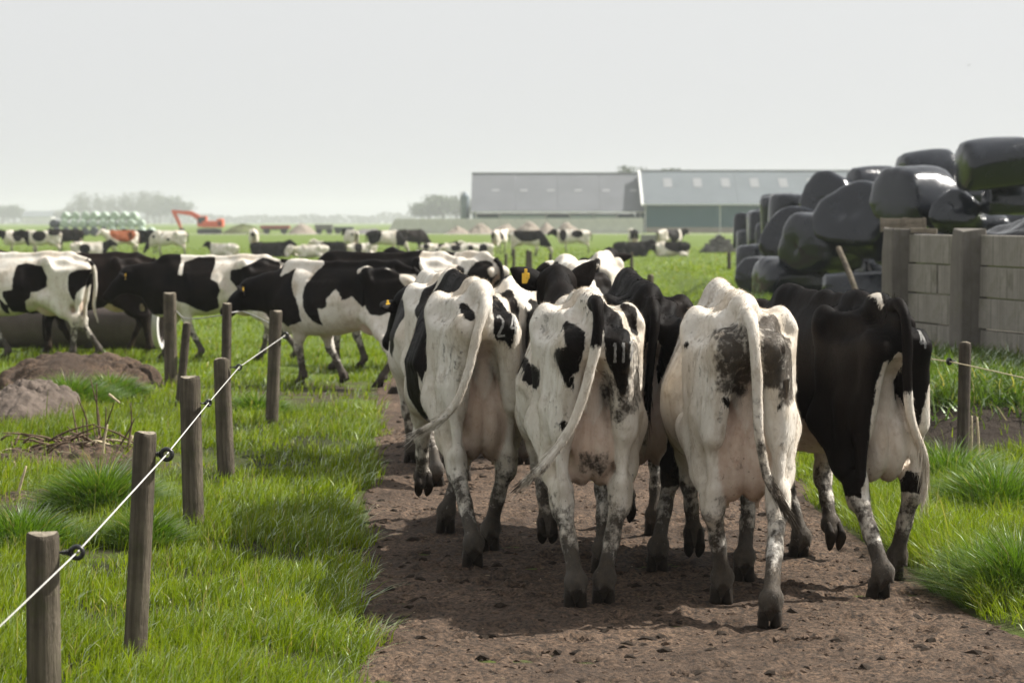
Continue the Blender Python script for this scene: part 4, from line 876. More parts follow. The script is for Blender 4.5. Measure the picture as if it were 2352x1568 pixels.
# clamp wall and sand heaps
cw = empty('clamp_wall', (0, 404, 0), 0, 'long low pale concrete wall in front of the left barn', 'wall'); s4 = ppm(404)
xs_ = np.linspace((888-1176)/s4, (1478-1176)/s4, 17)
for i in range(16):
    o = quadbox('wall_element', xs_[i]+.02, xs_[i+1]-.02, 0, .25, 0, 2.45 + (0.12 if i > 12 else 0), M['farconc'], cw)
    if i == 0:
        for v in o.data.vertices:
            if v.co.x < 0 and v.co.z > 0: v.co.x += 1.4
for i, (px, ww, hh) in enumerate([(1052, 50, 18), (1104, 58, 25), (1160, 60, 26), (1214, 62, 30), (1256, 44, 26), (1302, 60, 28)]):
    d = 392.0; s_ = ppm(d); n = 26; U, T = np.meshgrid(np.linspace(-1, 1, n), np.linspace(-1, 1, n), indexing='ij'); R = np.hypot(U, T)
    Z = hh/s_*1.0*np.clip(1 - R**1.25, 0, 1)*(.62 + .75*fbm(U*4+i*7, T*4, 4)); I = np.arange(n*n).reshape(n, n); Q = np.stack([I[:-1, :-1], I[1:, :-1], I[1:, 1:], I[:-1, 1:]], -1).reshape(-1, 4)
    o = mesh_obj('sand_heap', np.stack([U*ww/s_*.62, T*2.2, Z - .03], -1).reshape(-1, 3), Q, M['sand'], None, True); o.location = ((px-1176)/s_, d, 0)
    tag(o, ('leftmost, lowest', 'second from left', 'third from left', 'fourth from left, tallest', 'fifth from left, narrow', 'rightmost')[i] + ' sand heap before the concrete wall', 'sand heap', 'sand heaps before the barn')
tag(mesh_obj('farm_track', [(-60, 372, .012), (60, 372, .012), (60, 379, .012), (-60, 379, .012)], [(0, 1, 2, 3)], M['farconc']), kind='structure')
# excavator
d = 385.0; s_ = ppm(d); E0 = Vector(((482-1176)/s_, d, 0)); ex = empty('excavator', E0, 0, 'orange red tracked excavator with its boom bent down to the left', 'excavator')
XP = lambda px, py, y=0: Vector(((px-482)/s_, y, CAM_H + (510-py)/s_))
for sy in (-1.15, 1.15):
    bm = bmesh.new(); box_bm(bm, (0, 0, .42), (3.7, .55, .84), .30); bm_obj('track', bm, M['track'], ex).location = (0, sy, 0)
box('undercarriage', (0, 0, .65), (2.2, 2.0, .5), M['track'], ex, .05)
bm = bmesh.new(); box_bm(bm, (.55, 0, 1.55), (3.2, 2.5, 1.05), .14); box_bm(bm, (1.75, 0, 1.75), (1.0, 2.5, 1.35), .25); bm_obj('house', bm, M['orange'], ex)
cab = bm_obj('cab', (lambda b_: (box_bm(b_, (0, 0, 0), (1.5, 1.1, 1.75), .12), b_)[1])(bmesh.new()), M['orange'], ex); cab.location = (-1.05, -.6, 1.98)
box('cab_window', (-.05, -.56, .18), (1.15, .04, 1.0), M['glass'], cab, .01); box('cab_window', (-.76, 0, .1), (.04, .85, 1.2), M['glass'], cab, .01)
def beam(name, pts, wds, mat, parent, th=.45):
    V, F = [], []
    for i, p in enumerate(pts):
        a = pts[max(0, i-1)]; b = pts[min(len(pts)-1, i+1)]; t = (b-a).normalized(); nn = Vector((-t.z, 0, t.x))
        for sx_, sy in ((1, 1), (1, -1), (-1, -1), (-1, 1)): V.append(tuple(p + nn*wds[i]*.5*sx_ + Vector((0, th*.5*sy, 0))))
    for i in range(len(pts)-1):
        for j in range(4): F.append((i*4+j, i*4+(j+1) % 4, (i+1)*4+(j+1) % 4, (i+1)*4+j))
    F += [(3, 2, 1, 0), tuple(len(V)-4+j for j in range(4))]; return mesh_obj(name, V, F, mat, parent)
beam('boom', [XP(468, 513, -.1), XP(455, 498, -.1), XP(440, 490, -.1), XP(418, 488, -.1), XP(401, 486, -.1)], [.8, .8, .75, .55, .4], M['orange'], ex)
beam('stick', [XP(397, 483, -.1), XP(402, 489, -.1), XP(412, 512, -.1), XP(418, 528, -.1)], [.35, .62, .5, .3], M['orange'], ex, .36)
tube('hydraulic_ram', [XP(430, 487, -.1), XP(408, 481, -.1), XP(400, 483, -.1)], .08, M['steel'], ex, 6, 1)
bk = mesh_obj('bucket', [tuple(XP(x, y, yy)) for yy in (-.6, .5) for x, y in ((414, 524), (423, 524), (425, 532), (420, 537), (412, 536))], [(0, 1, 2, 3, 4), (9, 8, 7, 6, 5)] + [(i, (i+1) % 5 + 0, (i+1) % 5 + 5, i+5) for i in range(5)], M['track'], ex)
# heaps and trailers beside it
def heap(name, px, w, h, d, mat, label, cat, seed):
    s_ = ppm(d); n = 40; U, T = np.meshgrid(np.linspace(-1, 1, n), np.linspace(-1, 1, n), indexing='ij'); R = np.hypot(U, T)
    Z = h/s_*np.clip(1 - R**1.6, 0, 1)*(.6 + .8*fbm(U*2.5+seed, T*2.5, 4)) - .05; I = np.arange(n*n).reshape(n, n); Q = np.stack([I[:-1, :-1], I[1:, :-1], I[1:, 1:], I[:-1, 1:]], -1).reshape(-1, 4)
    o = mesh_obj(name, np.stack([U*w/s_/2, T*3, Z], -1).reshape(-1, 3), Q, mat, None, True); o.location = ((px-1176)/s_, d, 0); return tag(o, label, cat)
heap('earth_heap', 560, 110, 24, 388, M['heapgreen'], 'grassy earth heap right of the excavator', 'heap', 3); heap('rubble_heap', 695, 70, 24, 392, M['sand'], 'pale brown spoil heap right of the red trailer', 'heap', 8)
heap('rubble_heap', 845, 100, 14, 395, M['rubble'], 'low grey rubble heap left of the concrete wall', 'heap', 14)
def trailer(px, w, z0, z1, d, mat, label, cat='trailer'):
    s_ = ppm(d); L = w/s_; t = empty('farm_trailer', ((px-1176)/s_, d, 0), 0, label, cat, 'trailers in the far yard'); box('bed', (0, 0, (z0+z1)/2), (L, 2.2, z1-z0), mat, t, .05); box('chassis', (0, 0, z0-.12), (L*.95, 1.2, .18), M['track'], t)
    for x in (-L*.3, L*.3):
        for y in (-.95, .95):
            bm = bmesh.new(); bmesh.ops.create_cone(bm, cap_ends=True, segments=16, radius1=.45, radius2=.45, depth=.3); o = bm_obj('wheel', bm, M['track'], t); o.rotation_euler = (rad(90), 0, 0); o.location = (x, y, .45)
trailer(633, 66, .85, 1.35, 384, M['redpaint'], 'flat dull red trailer beside the earth heap'); trailer(745, 40, .8, 1.5, 386, M['rubble'], 'short grey trailer right of the spoil heap'); trailer(790, 44, .7, 1.1, 390, M['bale_blue'], 'low dark trailer farther right in the yard')
# water trough
p = G(1490, 562); tr = empty('water_trough', (p.x, p.y, 0), 0, 'grey box shaped trough standing among the far cows', 'trough'); quadbox('side', -.5, .5, -.3, -.24, .0, .62, M['trough'], tr); quadbox('side', -.5, .5, .24, .3, .0, .62, M['trough'], tr)
quadbox('end', -.5, -.44, -.237, .237, 0, .62, M['trough'], tr); quadbox('end', .44, .5, -.237, .237, 0, .62, M['trough'], tr); quadbox('water', -.437, .437, -.237, .237, .1, .5, M['glass'], tr)
for x_ in tr.children: x_.scale = (1.3, 1.3, 1.35); x_.location = Vector(x_.location)*1.3
# rubble pile of loose stones near the bales
p = G(1652, 580); RP, RF = [], []
for i in range(420):
    rr = random.random()**.5; a = random.uniform(0, 6.28); x, y = 1.15*rr*math.cos(a), .7*rr*math.sin(a); z = 1.05*(1-rr**1.6)*random.uniform(.15, 1)*(.75 + .5*math.sin(a*2+1)**2); q = random.uniform(.05, .17); o = len(RP)
    for dx, dy, dz_ in ((-1, -1, -1), (1, -1, -1), (1, 1, -1), (-1, 1, -1), (-1, -1, 1), (1, -1, 1), (1, 1, 1), (-1, 1, 1)): RP.append((x+dx*q*random.uniform(.6, 1.2), y+dy*q*random.uniform(.6, 1.2), max(0, z+dz_*q*random.uniform(.4, .9))))
    RF += [(o, o+3, o+2, o+1), (o+4, o+5, o+6, o+7), (o, o+1, o+5, o+4), (o+1, o+2, o+6, o+5), (o+2, o+3, o+7, o+6), (o+3, o, o+4, o+7)]
o = mesh_obj('rubble_heap', RP, RF, M['rubble']); o.location = (p.x, p.y, 0); tag(o, 'heap of broken grey rubble just left of the black bales', 'heap')

# ---------------------------------------------------------------- far stack of pale green bales
OR = ['first', 'second', 'third', 'fourth', 'fifth', 'sixth', 'seventh', 'eighth', 'ninth', 'tenth', 'eleventh', 'twelfth']
bv_, bf_ = bale_mesh(77, .62, 1.2, 16, 15, .6); bme = None; D5 = 322.0; s5 = ppm(D5)
def far_bale(px, row, i, lab, mat, dy=0.0):
    global bme
    if mat not in FB: o = mesh_obj('wrapped_bale', bv_, bf_, M[mat], None, True); FB[mat] = o.data
    else: o = link(bpy.data.objects.new('wrapped_bale', FB[mat]))
    o.location = ((px-1176)/s5, D5 + dy, .58 + row*1.02 + random.uniform(-.03, .05)); o.rotation_euler = (random.uniform(-.1, .1), random.uniform(-.06, .06), rad(90) + random.uniform(-.25, .25)); o.scale = (1, random.uniform(.96, 1.08), random.uniform(.96, 1.08)); return tag(o, lab, 'bale', 'bales in the far pale green stack')
FB = {}
x_ = [132 + 21.6*i for i in range(11)]
for i, x in enumerate(x_): far_bale(x, 0, i, f"{'dark' if i < 6 else 'pale green'} bale, {OR[i]} from the left in the far stack's bottom row", 'bale_blue' if i < 6 else 'bale_green')
for i, x in enumerate([126 + 22*i for i in range(10)]): far_bale(x, 1, i, f"{'dark' if i == 0 else 'pale green'} bale, {OR[i]} from the left in the far stack's middle row", 'bale_blue' if i == 0 else 'bale_green', .4)
for i, x in enumerate([150 + 22.5*i for i in range(8)]): far_bale(x, 2, i, f"pale green bale, {OR[i]} from the left in the far stack's top row", 'bale_green', .8)

# ---------------------------------------------------------------- trees in the haze
def tree_mesh(seed, h, w, dense, leafsize):
    rg = random.Random(seed); tv, tf = [], []
    def limb(a, b, ra, rb):
        V, F = tube_np([a, (np.array(a)+b)/2 + np.array([rg.uniform(-.1, .1), rg.uniform(-.1, .1), 0])*h*.05, b], [ra, (ra+rb)/2, rb], 5, 2); o = len(tv); tv.extend(V.tolist()); tf.extend([tuple(int(i)+o for i in (f[:3] if f[2] == f[3] else f)) for f in F])
    limb((0, 0, 0), (0, 0, h*.45), h*.028, h*.016); tips = []
    for i in range(9):
        a = i*2.4; z0 = h*rg.uniform(.15, .45); r = w*.5*rg.uniform(.5, .95); e = np.array([r*math.cos(a), r*math.sin(a), h*rg.uniform(.45, .9)]); limb((0, 0, z0), e, h*.011, h*.004); tips.append(e)
        for k in range(3): e2 = e + np.array([rg.uniform(-1, 1), rg.uniform(-1, 1), rg.uniform(.1, 1)])*w*.16; limb(e*.7 + np.array([0, 0, z0])*.3, e2, h*.005, h*.002); tips.append(e2)
    tips.append(np.array([0, 0, h*.92])); lv, lf = [], []
    for i in range(dense):
        c = rg.choice(tips)*rg.uniform(.75, 1.02) + np.array([rg.gauss(0, 1), rg.gauss(0, 1), rg.gauss(0, 1)])*w*.085; c[2] = min(max(c[2], h*.12), h)
        q = leafsize*rg.uniform(.5, 1.3); u = np.array([rg.gauss(0, 1) for _ in range(3)]); u /= np.linalg.norm(u); v = np.cross(u, [rg.gauss(0, 1) for _ in range(3)]); v /= np.linalg.norm(v)+1e-9; o = len(lv)
        lv += [tuple(c-u*q), tuple(c+v*q*.6), tuple(c+u*q), tuple(c-v*q*.6)]; lf.append((o, o+1, o+2, o+3))
    return tv, tf, lv, lf
TM = {}
def tree(px, d, h, w, label, kind, base=None):
    key = kind
    if key not in TM:
        tv, tf, lv, lf = tree_mesh(hash(kind) % 1000 if False else len(TM)+3, 10, 8, {'bare': 1500, 'leafy': 2600, 'tall': 1100}[kind], {'bare': .26, 'leafy': .42, 'tall': .24}[kind]); TM[key] = (tv, tf, lv, lf, None, None)
        t = empty('tree', ((px-1176)/ppm(d), d, 0), random.uniform(0, 6), label, 'tree', 'trees in the haze'); a = mesh_obj('trunk', tv, tf, M['bark'], t); b = mesh_obj('crown', lv, lf, M['leaf_green' if kind == 'leafy' else 'leaf'], t); TM[key] = (a.data, b.data)
    else:
        t = empty('tree', ((px-1176)/ppm(d), d, 0), random.uniform(0, 6), label, 'tree', 'trees in the haze'); link(bpy.data.objects.new('trunk', TM[key][0]), t); link(bpy.data.objects.new('crown', TM[key][1]), t)
    t.scale = (w/8, w/8, h/10)
for i, (px, d, h, w, kd) in enumerate([(8, 2300, 18, 26, 'leafy'), (35, 2350, 15.5, 23, 'leafy'), (140, 2200, 15, 19, 'bare'), (178, 2150, 24, 22, 'bare'), (208, 2180, 28, 25, 'bare'), (240, 2120, 27, 20, 'tall'), (275, 2180, 28, 25, 'bare'), (308, 2150, 29, 24, 'bare'), (340, 2120, 27, 22, 'tall'), (368, 2180, 29, 24, 'bare'), (396, 2150, 25, 27, 'leafy'), (355, 2200, 19, 28, 'leafy')]):
    tree(px, d, h, w, ('farthest left round hazy tree', 'hazy round tree second from the left edge', 'short hazy tree left of the tall group', 'leftmost of the tall hazy trees', 'second of the tall hazy trees', 'third of the tall hazy trees, slender', 'fourth of the tall hazy trees', 'fifth of the tall hazy trees', 'sixth of the tall hazy trees, slender', 'seventh of the tall hazy trees', 'dense hazy tree above the excavator boom', 'low dense hazy tree behind the tall group')[i], kd)
for i, (px, d, h, w, kd) in enumerate([(985, 1400, 13, 20, 'leafy'), (1018, 1380, 17, 25, 'leafy'), (1050, 1390, 16, 21, 'leafy'), (1450, 760, 19.0, 10, 'leafy'), (1520, 760, 18.2, 13, 'leafy')]):
    tree(px, d, h, w, ('low green tree farthest left of the silo', 'big rounded green tree left of the silo', 'green tree right behind the silo', 'tree top just above the barn ridge, left one', 'tree top just above the barn ridge, right one')[i], kd)
# wood along the horizon
lv, lf = [], []
for i in range(9000):
    x = random.uniform(-850, 850); d = 3000 + random.uniform(-20, 20); hh = 5 + 15*float(fbm(np.array(x*.02), np.array(1.0), 4)); z = random.random()*hh; q = random.uniform(1.0, 2.6); a = random.uniform(0, 6.28); o = len(lv)
    lv += [(x-q*math.cos(a), d-q*math.sin(a), z-q*.5), (x+q*math.cos(a), d+q*math.sin(a), z-q*.4), (x+q*.7*math.cos(a), d, z+q*.8), (x-q*.8*math.cos(a), d, z+q*.6)]; lf.append((o, o+1, o+2, o+3))
tag(mesh_obj('far_wood', lv, lf, M['leaf']), 'faint belt of trees along the hazy horizon', 'wood', kind='stuff')
hs = empty('far_shed', ((86-1176)/ppm(2100), 2100, 0), 0, 'faint long shed on the horizon at the far left', 'shed'); hs.scale = (2.5,)*3; quadbox('wall', -5, 5, 0, 8, 0, 2.7, M['farconc'], hs); slab('roof', [(-5.3, -.4, 2.65), (5.3, -.4, 2.65), (5.3, 4, 4.6), (-5.3, 4, 4.6)], .15, M['roof_blue'], hs); slab('roof', [(-5.3, 4.03, 4.6), (5.3, 4.03, 4.6), (5.3, 8.4, 2.65), (-5.3, 8.4, 2.65)], .15, M['roof_blue'], hs)

# ---------------------------------------------------------------- birds
def bird(px, py, d, span, roll, label):
    p = at(px, py, d); V = [(-.5, 0, .0), (-.2, .06, .09), (0, .10, .02), (.2, .06, .09), (.5, 0, .02), (.2, -.06, .06), (0, -.12, 0), (-.2, -.06, .06), (0, .16, .0), (0, -.24, 0), (0, 0, -.05)]
    F = [(0, 7, 1), (1, 7, 6, 2), (2, 6, 5, 3), (3, 5, 4), (2, 3, 8), (1, 2, 8), (6, 7, 9), (5, 6, 9), (8, 10, 1), (8, 3, 10), (10, 9, 7), (10, 5, 9), (1, 10, 7), (3, 5, 10)]
    o = mesh_obj('flying_bird', [(x*span, y*span, z*span) for x, y, z in V], F, M['bird']); o.location = p; o.rotation_euler = (.3, roll, .5); tag(o, label, 'bird', 'birds in the sky')
bird(297, 317, 230, .30, .2, 'small dark bird in the sky above the far trees'); bird(2225, 150, 140, .26, -.4, 'small dark bird high at the upper right'); bird(1993, 277, 240, .26, .3, 'tiny dark bird above the barn at the right')
# ---------------------------------------------------------------- coat markings
def poly_sd(u, v, poly):
    """signed distance to a polygon, positive inside"""
    P = np.array(poly, float); d = np.full(u.shape, 9.0); ins = np.zeros(u.shape, bool)
    for i in range(len(P)):
        ax, ay = P[i]; bx, by = P[(i+1) % len(P)]; ex, ey = bx - ax, by - ay
        t = np.clip(((u - ax)*ex + (v - ay)*ey)/(ex*ex + ey*ey + 1e-12), 0, 1)
        d = np.minimum(d, np.hypot(u - ax - t*ex, v - ay - t*ey))
        c = ((ay > v) != (by > v)) & (u < (bx - ax)*(v - ay)/((by - ay) if abs(by - ay) > 1e-9 else 1e-9) + ax); ins ^= c
    return np.where(ins, d, -d)
def coat_field(V, marks, base=-1.0):
    x, y, z = V[:, 0], V[:, 1], V[:, 2]; f = np.full(len(V), base)
    for m in marks:
        k = m[0]; neg = k.startswith('-'); k = k.lstrip('-')
        if k == 'rear': sd = np.minimum(poly_sd(y, z, m[1]), (m[2] if len(m) > 2 else -.35) - x)
        elif k == 'left': sd = np.minimum(poly_sd(x, z, m[1]), y + (m[2] if len(m) > 2 else -.01))
        elif k == 'right': sd = np.minimum(poly_sd(x, z, m[1]), -y + (m[2] if len(m) > 2 else -.01))
        elif k == 'side': sd = poly_sd(x, z, m[1])
        elif k == 'top': sd = np.minimum(poly_sd(x, y, m[1]), z - m[2])
        elif k == 'ball':
            c, r = m[1], m[2]; q = np.sqrt(((x-c[0])/r[0])**2 + ((y-c[1])/r[1])**2 + ((z-c[2])/r[2])**2); sd = (1 - q)*min(r)
        elif k == 'below': sd = m[1] - z
        elif k == 'ahead': sd = x - m[1]
        f = np.minimum(f, -sd) if neg else np.maximum(f, sd)
    return f

def random_marks(seed, n=7, head=True):
    r = random.Random(seed); ms = []
    for _ in range(n):
        s = r.choice((-1, 1)); a = r.uniform(.12, .34)
        ms.append(('ball', (r.uniform(-.85, .8), s*r.uniform(.1, .34), r.uniform(.85, 1.4)), (a*r.uniform(.8, 1.3), .26, a)))
    if head and r.random() < .8:
        ms.append(('ahead', r.uniform(.8, 1.0))); ms.append(('-ball', (1.72, 0, 1.2), (.25, .05, .2)))
    ms.append(('-below', .55)); return ms

def ear_dir(side, s, ax, up, e):
    o = side*s*.93 + up*e + np.array([0, 0, -.18 if e <= 0 else 0]) + ax*(-.12); return o/np.linalg.norm(o)
def build_cow(name, loc, rz, scale, coat, tail=None, shape=None, mud=None, tags=(), label='', group=None, hoof_parts=True, mat='coat', brand=None,
              ears=True, teats=False, tail_dark=.5, tail_r=1.0, pink=True, tail_mud=0.25, pink_k=1.0, hair=0, ear_up=0.0):
    sh = dict(h=.0130); sh.update(shape or {}); lod = sh.get('lod', 0)
    g = cow_shape(**sh); V, Fq = g['V'], g['Q']
    if not lod and sh['h'] < .014:                      # folds, veins and uneven flesh
        nz = (vnoise(V[:, 0]*9 + V[:, 2]*4, V[:, 1]*11 + V[:, 2]*7) - .5)*.007 + (vnoise(V[:, 0]*22 + V[:, 1]*17, V[:, 2]*16 + V[:, 1]*9) - .5)*.0045
        ctr = np.array([0, 0, 1.0]); dv = V - np.array([0, 0, 1.0])*(V[:, 2:3] > .6) - V*(V[:, 2:3] <= .6); dv[:, 0] = 0; V = V + dv/(np.linalg.norm(dv, axis=1)[:, None] + .05)*nz[:, None]*(V[:, 2:3] > .55)
        g['V'] = V
    dz = g['dz']; Vc = V - np.array([0, 0, dz])
    patch = coat_field(Vc, coat)
    x, y, z = Vc[:, 0], Vc[:, 1], Vc[:, 2]; u = sh.get('udder', 1.0)
    pk = np.zeros(len(V))
    if u > 0 and pink:
        q = np.minimum(np.sqrt(((x+.60)/.188)**2 + ((np.abs(y)-.054*u)/(.092*u))**2 + ((z-.735)/(.21*u))**2), np.sqrt(((x+.36)/.21)**2 + ((np.abs(y)-.06*u)/(.105*u))**2 + ((z-.73)/(.155*u))**2))
        pk = 1 - S(1.05, 1.16, q)
        per = (1 - S(.02, .06, np.abs(y))) * S(-.70, -.74, x) * S(.80, .9, z) * (1 - S(1.10, 1.22, z)); pk = np.maximum(pk, .8*per)
        V = V + 0
        patch = np.where(pk > .2, np.minimum(patch, -.03), patch)
    ring = np.zeros(len(V))
    for h in g['hoofs']:
        dd = Vc - np.array(h[1]); ring = np.maximum(ring, 1 - S(.10, .24, np.linalg.norm(dd, axis=1)))
    md = np.maximum(.57*(1 - S(.36, .82, z)), .76*(1 - S(.18, .52, z))) if not dz else .15*(1 - S(.7, .9, z)) + z*0
    md = np.maximum(md, ring*.70)
    md = np.maximum(md, .20*(1 - S(.55, .75, z)) * (x > -.3))                       # soiled belly
    for (poly, amt, xm) in (mud or []): md = np.maximum(md, amt*S(-.10, .0, np.minimum(poly_sd(y, z, poly), xm - x)))
    parts = [(V, Fq, patch, md, pk)]
    def add(Vn, Fn, p, m_, k): parts.append((Vn, Fn, np.full(len(Vn), p) if np.isscalar(p) else p, np.full(len(Vn), m_) if np.isscalar(m_) else m_, np.full(len(Vn), k)))
    if tail is not None:
        n = len(tail); ts = np.linspace(0, 1, n); rr = np.interp(ts, [0, .12, .45, .8, 1], [.042, .031, .026, .023, .009])*tail_r
        Vt, Ft = tube_np(tail, rr, 12 if not lod else 6, 6 if not lod else 2)
        nr = (len(Vt) - 2)//(12 if not lod else 6); tt = np.repeat(np.linspace(0, 1, nr), 12 if not lod else 6); tt = np.append(tt, [0, 1])
        lump = fbm(tt*14 + 3, np.arange(len(tt)) % 12*.3, 2) - .38
        ns = 12 if not lod else 6
        ctr = np.repeat(Vt[:nr*ns].reshape(nr, ns, 3).mean(1), ns, 0); Vt[:nr*ns] = ctr + (Vt[:nr*ns] - ctr)*(1 + .55*lump[:nr*ns, None])
        tailV = Vt
        add(Vt, Ft, np.clip((tail_dark - tt)*.45, -.1, .1) if tail_dark >= 0 else tt*0 - .1, .12 + tail_mud*tt, 0.0)
    if ears:
        H, side, up, ax = g['H'], g['side'], g['up'], g['ax']
        for s in (1, -1):
            o = ear_dir(side, s, ax, up, ear_up)
            fw = np.cross(o, up); fw = fw/np.linalg.norm(fw); fw = fw if fw @ ax > 0 else -fw; uu = np.cross(fw, o); uu /= np.linalg.norm(uu)
            Ve, Fe = ear_np(H(.05, s*.085, -.01), o, uu, fw)
            if dz: Ve = Ve + np.array([0, 0, dz])
            add(Ve, Fe, coat_field(Ve - np.array([0, 0, dz]), coat) if True else 0, .02, 0.0)
    if teats and u > 0:
        for s in (1, -1):
            for tx in (-.60, -.42):
                b = np.array([tx, s*.07*u, .745 - .06*(u-1) - .195*u if tx < -.5 else .60])
                Vt, Ft = tube_np([b + (0, 0, .04), b, b - (0, 0, .045)], [.017, .0155, .011], 8, 2); add(Vt, Ft, -.1, .0, 1.0)
    off = 0; VV, FF, pa, mm, kk = [], [], [], [], []
    for a, b, c, d, e in parts: VV.append(a); FF.append(np.asarray(b) + off); off += len(a); pa.append(c); mm.append(d); kk.append(e)
    root = empty(name, (loc[0], loc[1], loc[2] if len(loc) > 2 else gz(loc[0], loc[1])), rz, label, 'cow', group); root.scale = (scale, scale*(.90 if hair else .95), scale)
    body = mesh_obj('body', np.concatenate(VV), np.concatenate(FF), M[mat], root, True, {'patch': np.concatenate(pa), 'mud': np.concatenate(mm), 'pink': np.concatenate(kk)*pink_k})
    if hair:
        AV, AF = np.concatenate(VV), np.concatenate(FF); AP, AM, AK = np.concatenate(pa), np.concatenate(mm), np.concatenate(kk)*pink_k
        a0, a1, a2 = AV[AF[:, 0]], AV[AF[:, 1]], AV[AF[:, 3]]; nr_ = np.cross(a1 - a0, a2 - a0); ar = np.linalg.norm(nr_, axis=1); pick = RNG.choice(len(AF), hair, p=ar/ar.sum())
        e1, e2 = RNG.random((2, hair, 1)); P0 = a0[pick] + (a1[pick]-a0[pick])*e1 + (a2[pick]-a0[pick])*e2; N0 = nr_[pick]/(ar[pick][:, None]+1e-12)
        fl = np.stack([-.45 + 0*P0[:, 0], 0*P0[:, 0], -.85 + 0*P0[:, 0]], 1) + RNG.normal(0, .28, (hair, 3)); fl -= N0*(fl*N0).sum(1)[:, None]; fl /= np.linalg.norm(fl, axis=1)[:, None] + 1e-9
        sd_ = np.cross(fl, N0); ln_ = RNG.uniform(.010, .026, (hair, 1)); tp = P0 + fl*ln_ + N0*ln_*RNG.uniform(.18, .5, (hair, 1)); wd_ = .0013
        HV = np.stack([P0 - sd_*wd_ - N0*.001, P0 + sd_*wd_ - N0*.001, tp], 1).reshape(-1, 3); ix = np.repeat(AF[pick, 0], 3)
        ap, am, ak = AP[ix], AM[ix], AK[ix]
        if tail is not None:                              # matted strands at the end of the tail
            o_ = len(V); tv = np.where(tt > .70)[0]; pk_ = RNG.choice(tv, 320); tg = np.array(tail[-1]) - np.array(tail[-2]); tg = tg/np.linalg.norm(tg); L3 = RNG.uniform(.04, .13, (320, 1))
            b0 = tailV[pk_]; d0 = tg[None] + RNG.normal(0, .14, (320, 3)) + np.array([0, 0, -.25]); s0 = np.cross(d0, RNG.normal(0, 1, (320, 3))); s0 /= np.linalg.norm(s0, axis=1)[:, None]
            HV = np.concatenate([HV, np.stack([b0 - s0*.002, b0 + s0*.002, b0 + d0*L3], 1).reshape(-1, 3)]); ip = np.repeat(pk_, 3); tp_, tm_ = parts[1][2], parts[1][3]
            ap, am, ak = np.concatenate([ap, tp_[ip]]), np.concatenate([am, tm_[ip] + .1]), np.concatenate([ak, ip*0.0])
        mesh_obj('hair', HV, np.arange(len(HV)).reshape(-1, 3), M['coat_hair'], root, False, {'patch': ap, 'mud': am, 'pink': ak})
    if hoof_parts:
        hv, hf = hoof_np(0)
        for kind, hp, fet, lf in g['hoofs']:
            o = mesh_obj('hoof', hv, hf, M['hoof'], root, True)
            if lf: o.location = tuple(np.array(hp) + np.array([.015, 0, .045])); o.rotation_euler = (0, rad(62*lf), 0)
            else: o.location = tuple(hp)
    if not lod and ears:
        H = g['H']
        for s in (1, -1):
            bm = bmesh.new(); bmesh.ops.create_uvsphere(bm, u_segments=12, v_segments=8, radius=.021); o = bm_obj('eye', bm, M['eye'], root, True); o.location = tuple(H(.165, s*.088, -.045))
    H, side, up, ax = g['H'], g['side'], g['up'], g['ax']
    for s in tags:
        o = ear_dir(side, s, ax, up, ear_up)
        bm = bmesh.new(); box_bm(bm, (0, 0, -.03), (.010, .048, .058), .004); box_bm(bm, (0, 0, .010), (.012, .018, .025), .004)
        t = bm_obj('ear_tag', bm, M['ear_tag'], root); p = H(.05, s*.085, -.01) + o*.12 - np.array([0, 0, .015 - dz]) - ax*.022; t.location = tuple(p); t.rotation_euler = (0, 0, math.atan2(ax[1], ax[0]) + .15*s)
    if brand:                                        # freeze-branded digits: strips laid on the hide
        bvh = BVHTree.FromPolygons([tuple(v) for v in V], [tuple(f) for f in Fq.tolist()])
        bv, bf = [], []
        for seg in brand:
            n = max(2, int(math.dist(seg[0], seg[1])/.008)); (u0, z0), (u1, z1) = seg; L = math.dist(seg[0], seg[1]); nx, nz = -(z1-z0)/L*.0065, (u1-u0)/L*.0065; o = len(bv)
            for i in range(n+1):
                t = i/n; jj = random.uniform(.75, 1.15)
                for sg in (-1, 1):
                    p = Vector((-1.3, u0+(u1-u0)*t + sg*nx*jj, z0+(z1-z0)*t + sg*nz*jj)); hit = bvh.ray_cast(p, Vector((1, 0, 0)))
                    bv.append(tuple((hit[0] if hit[0] else p) - Vector((.004, 0, 0))))
            for i in range(n): a = o+2*i; bf.append((a, a+1, a+3, a+2))
        b = mesh_obj('brand_number', bv, bf, M['brand'], root, True)
    return root

# a view of a cow's rear in the photograph -> metres on the cow (u to its left, z up)
class Rear:
    def __init__(self, root, rz, scale, d_rear, x_rear):
        self.s = ppm(d_rear); self.d = d_rear; self.k = scale; self.cx = x_rear
    def p(self, pts, conv): return [self.q(*conv(*c)) for c in pts]
    def q(self, px, py): return (-(px - self.cx)/self.s/self.k, (CAM_H - (py - HORIZON)/self.s)/self.k)
def local(root, rz, scale, p):
    d = Vector((p[0] - root[0], p[1] - root[1])); c, s = math.cos(rz), math.sin(rz)
    return ((d.x*c + d.y*s)/scale, (-d.x*s + d.y*c)/scale, 0.0)
def hoof_at(root, rz, scale, px, py, z=0.0):
    p = G(px, py, z); q = local(root, rz, scale, p); return (q[0], q[1], z/scale)

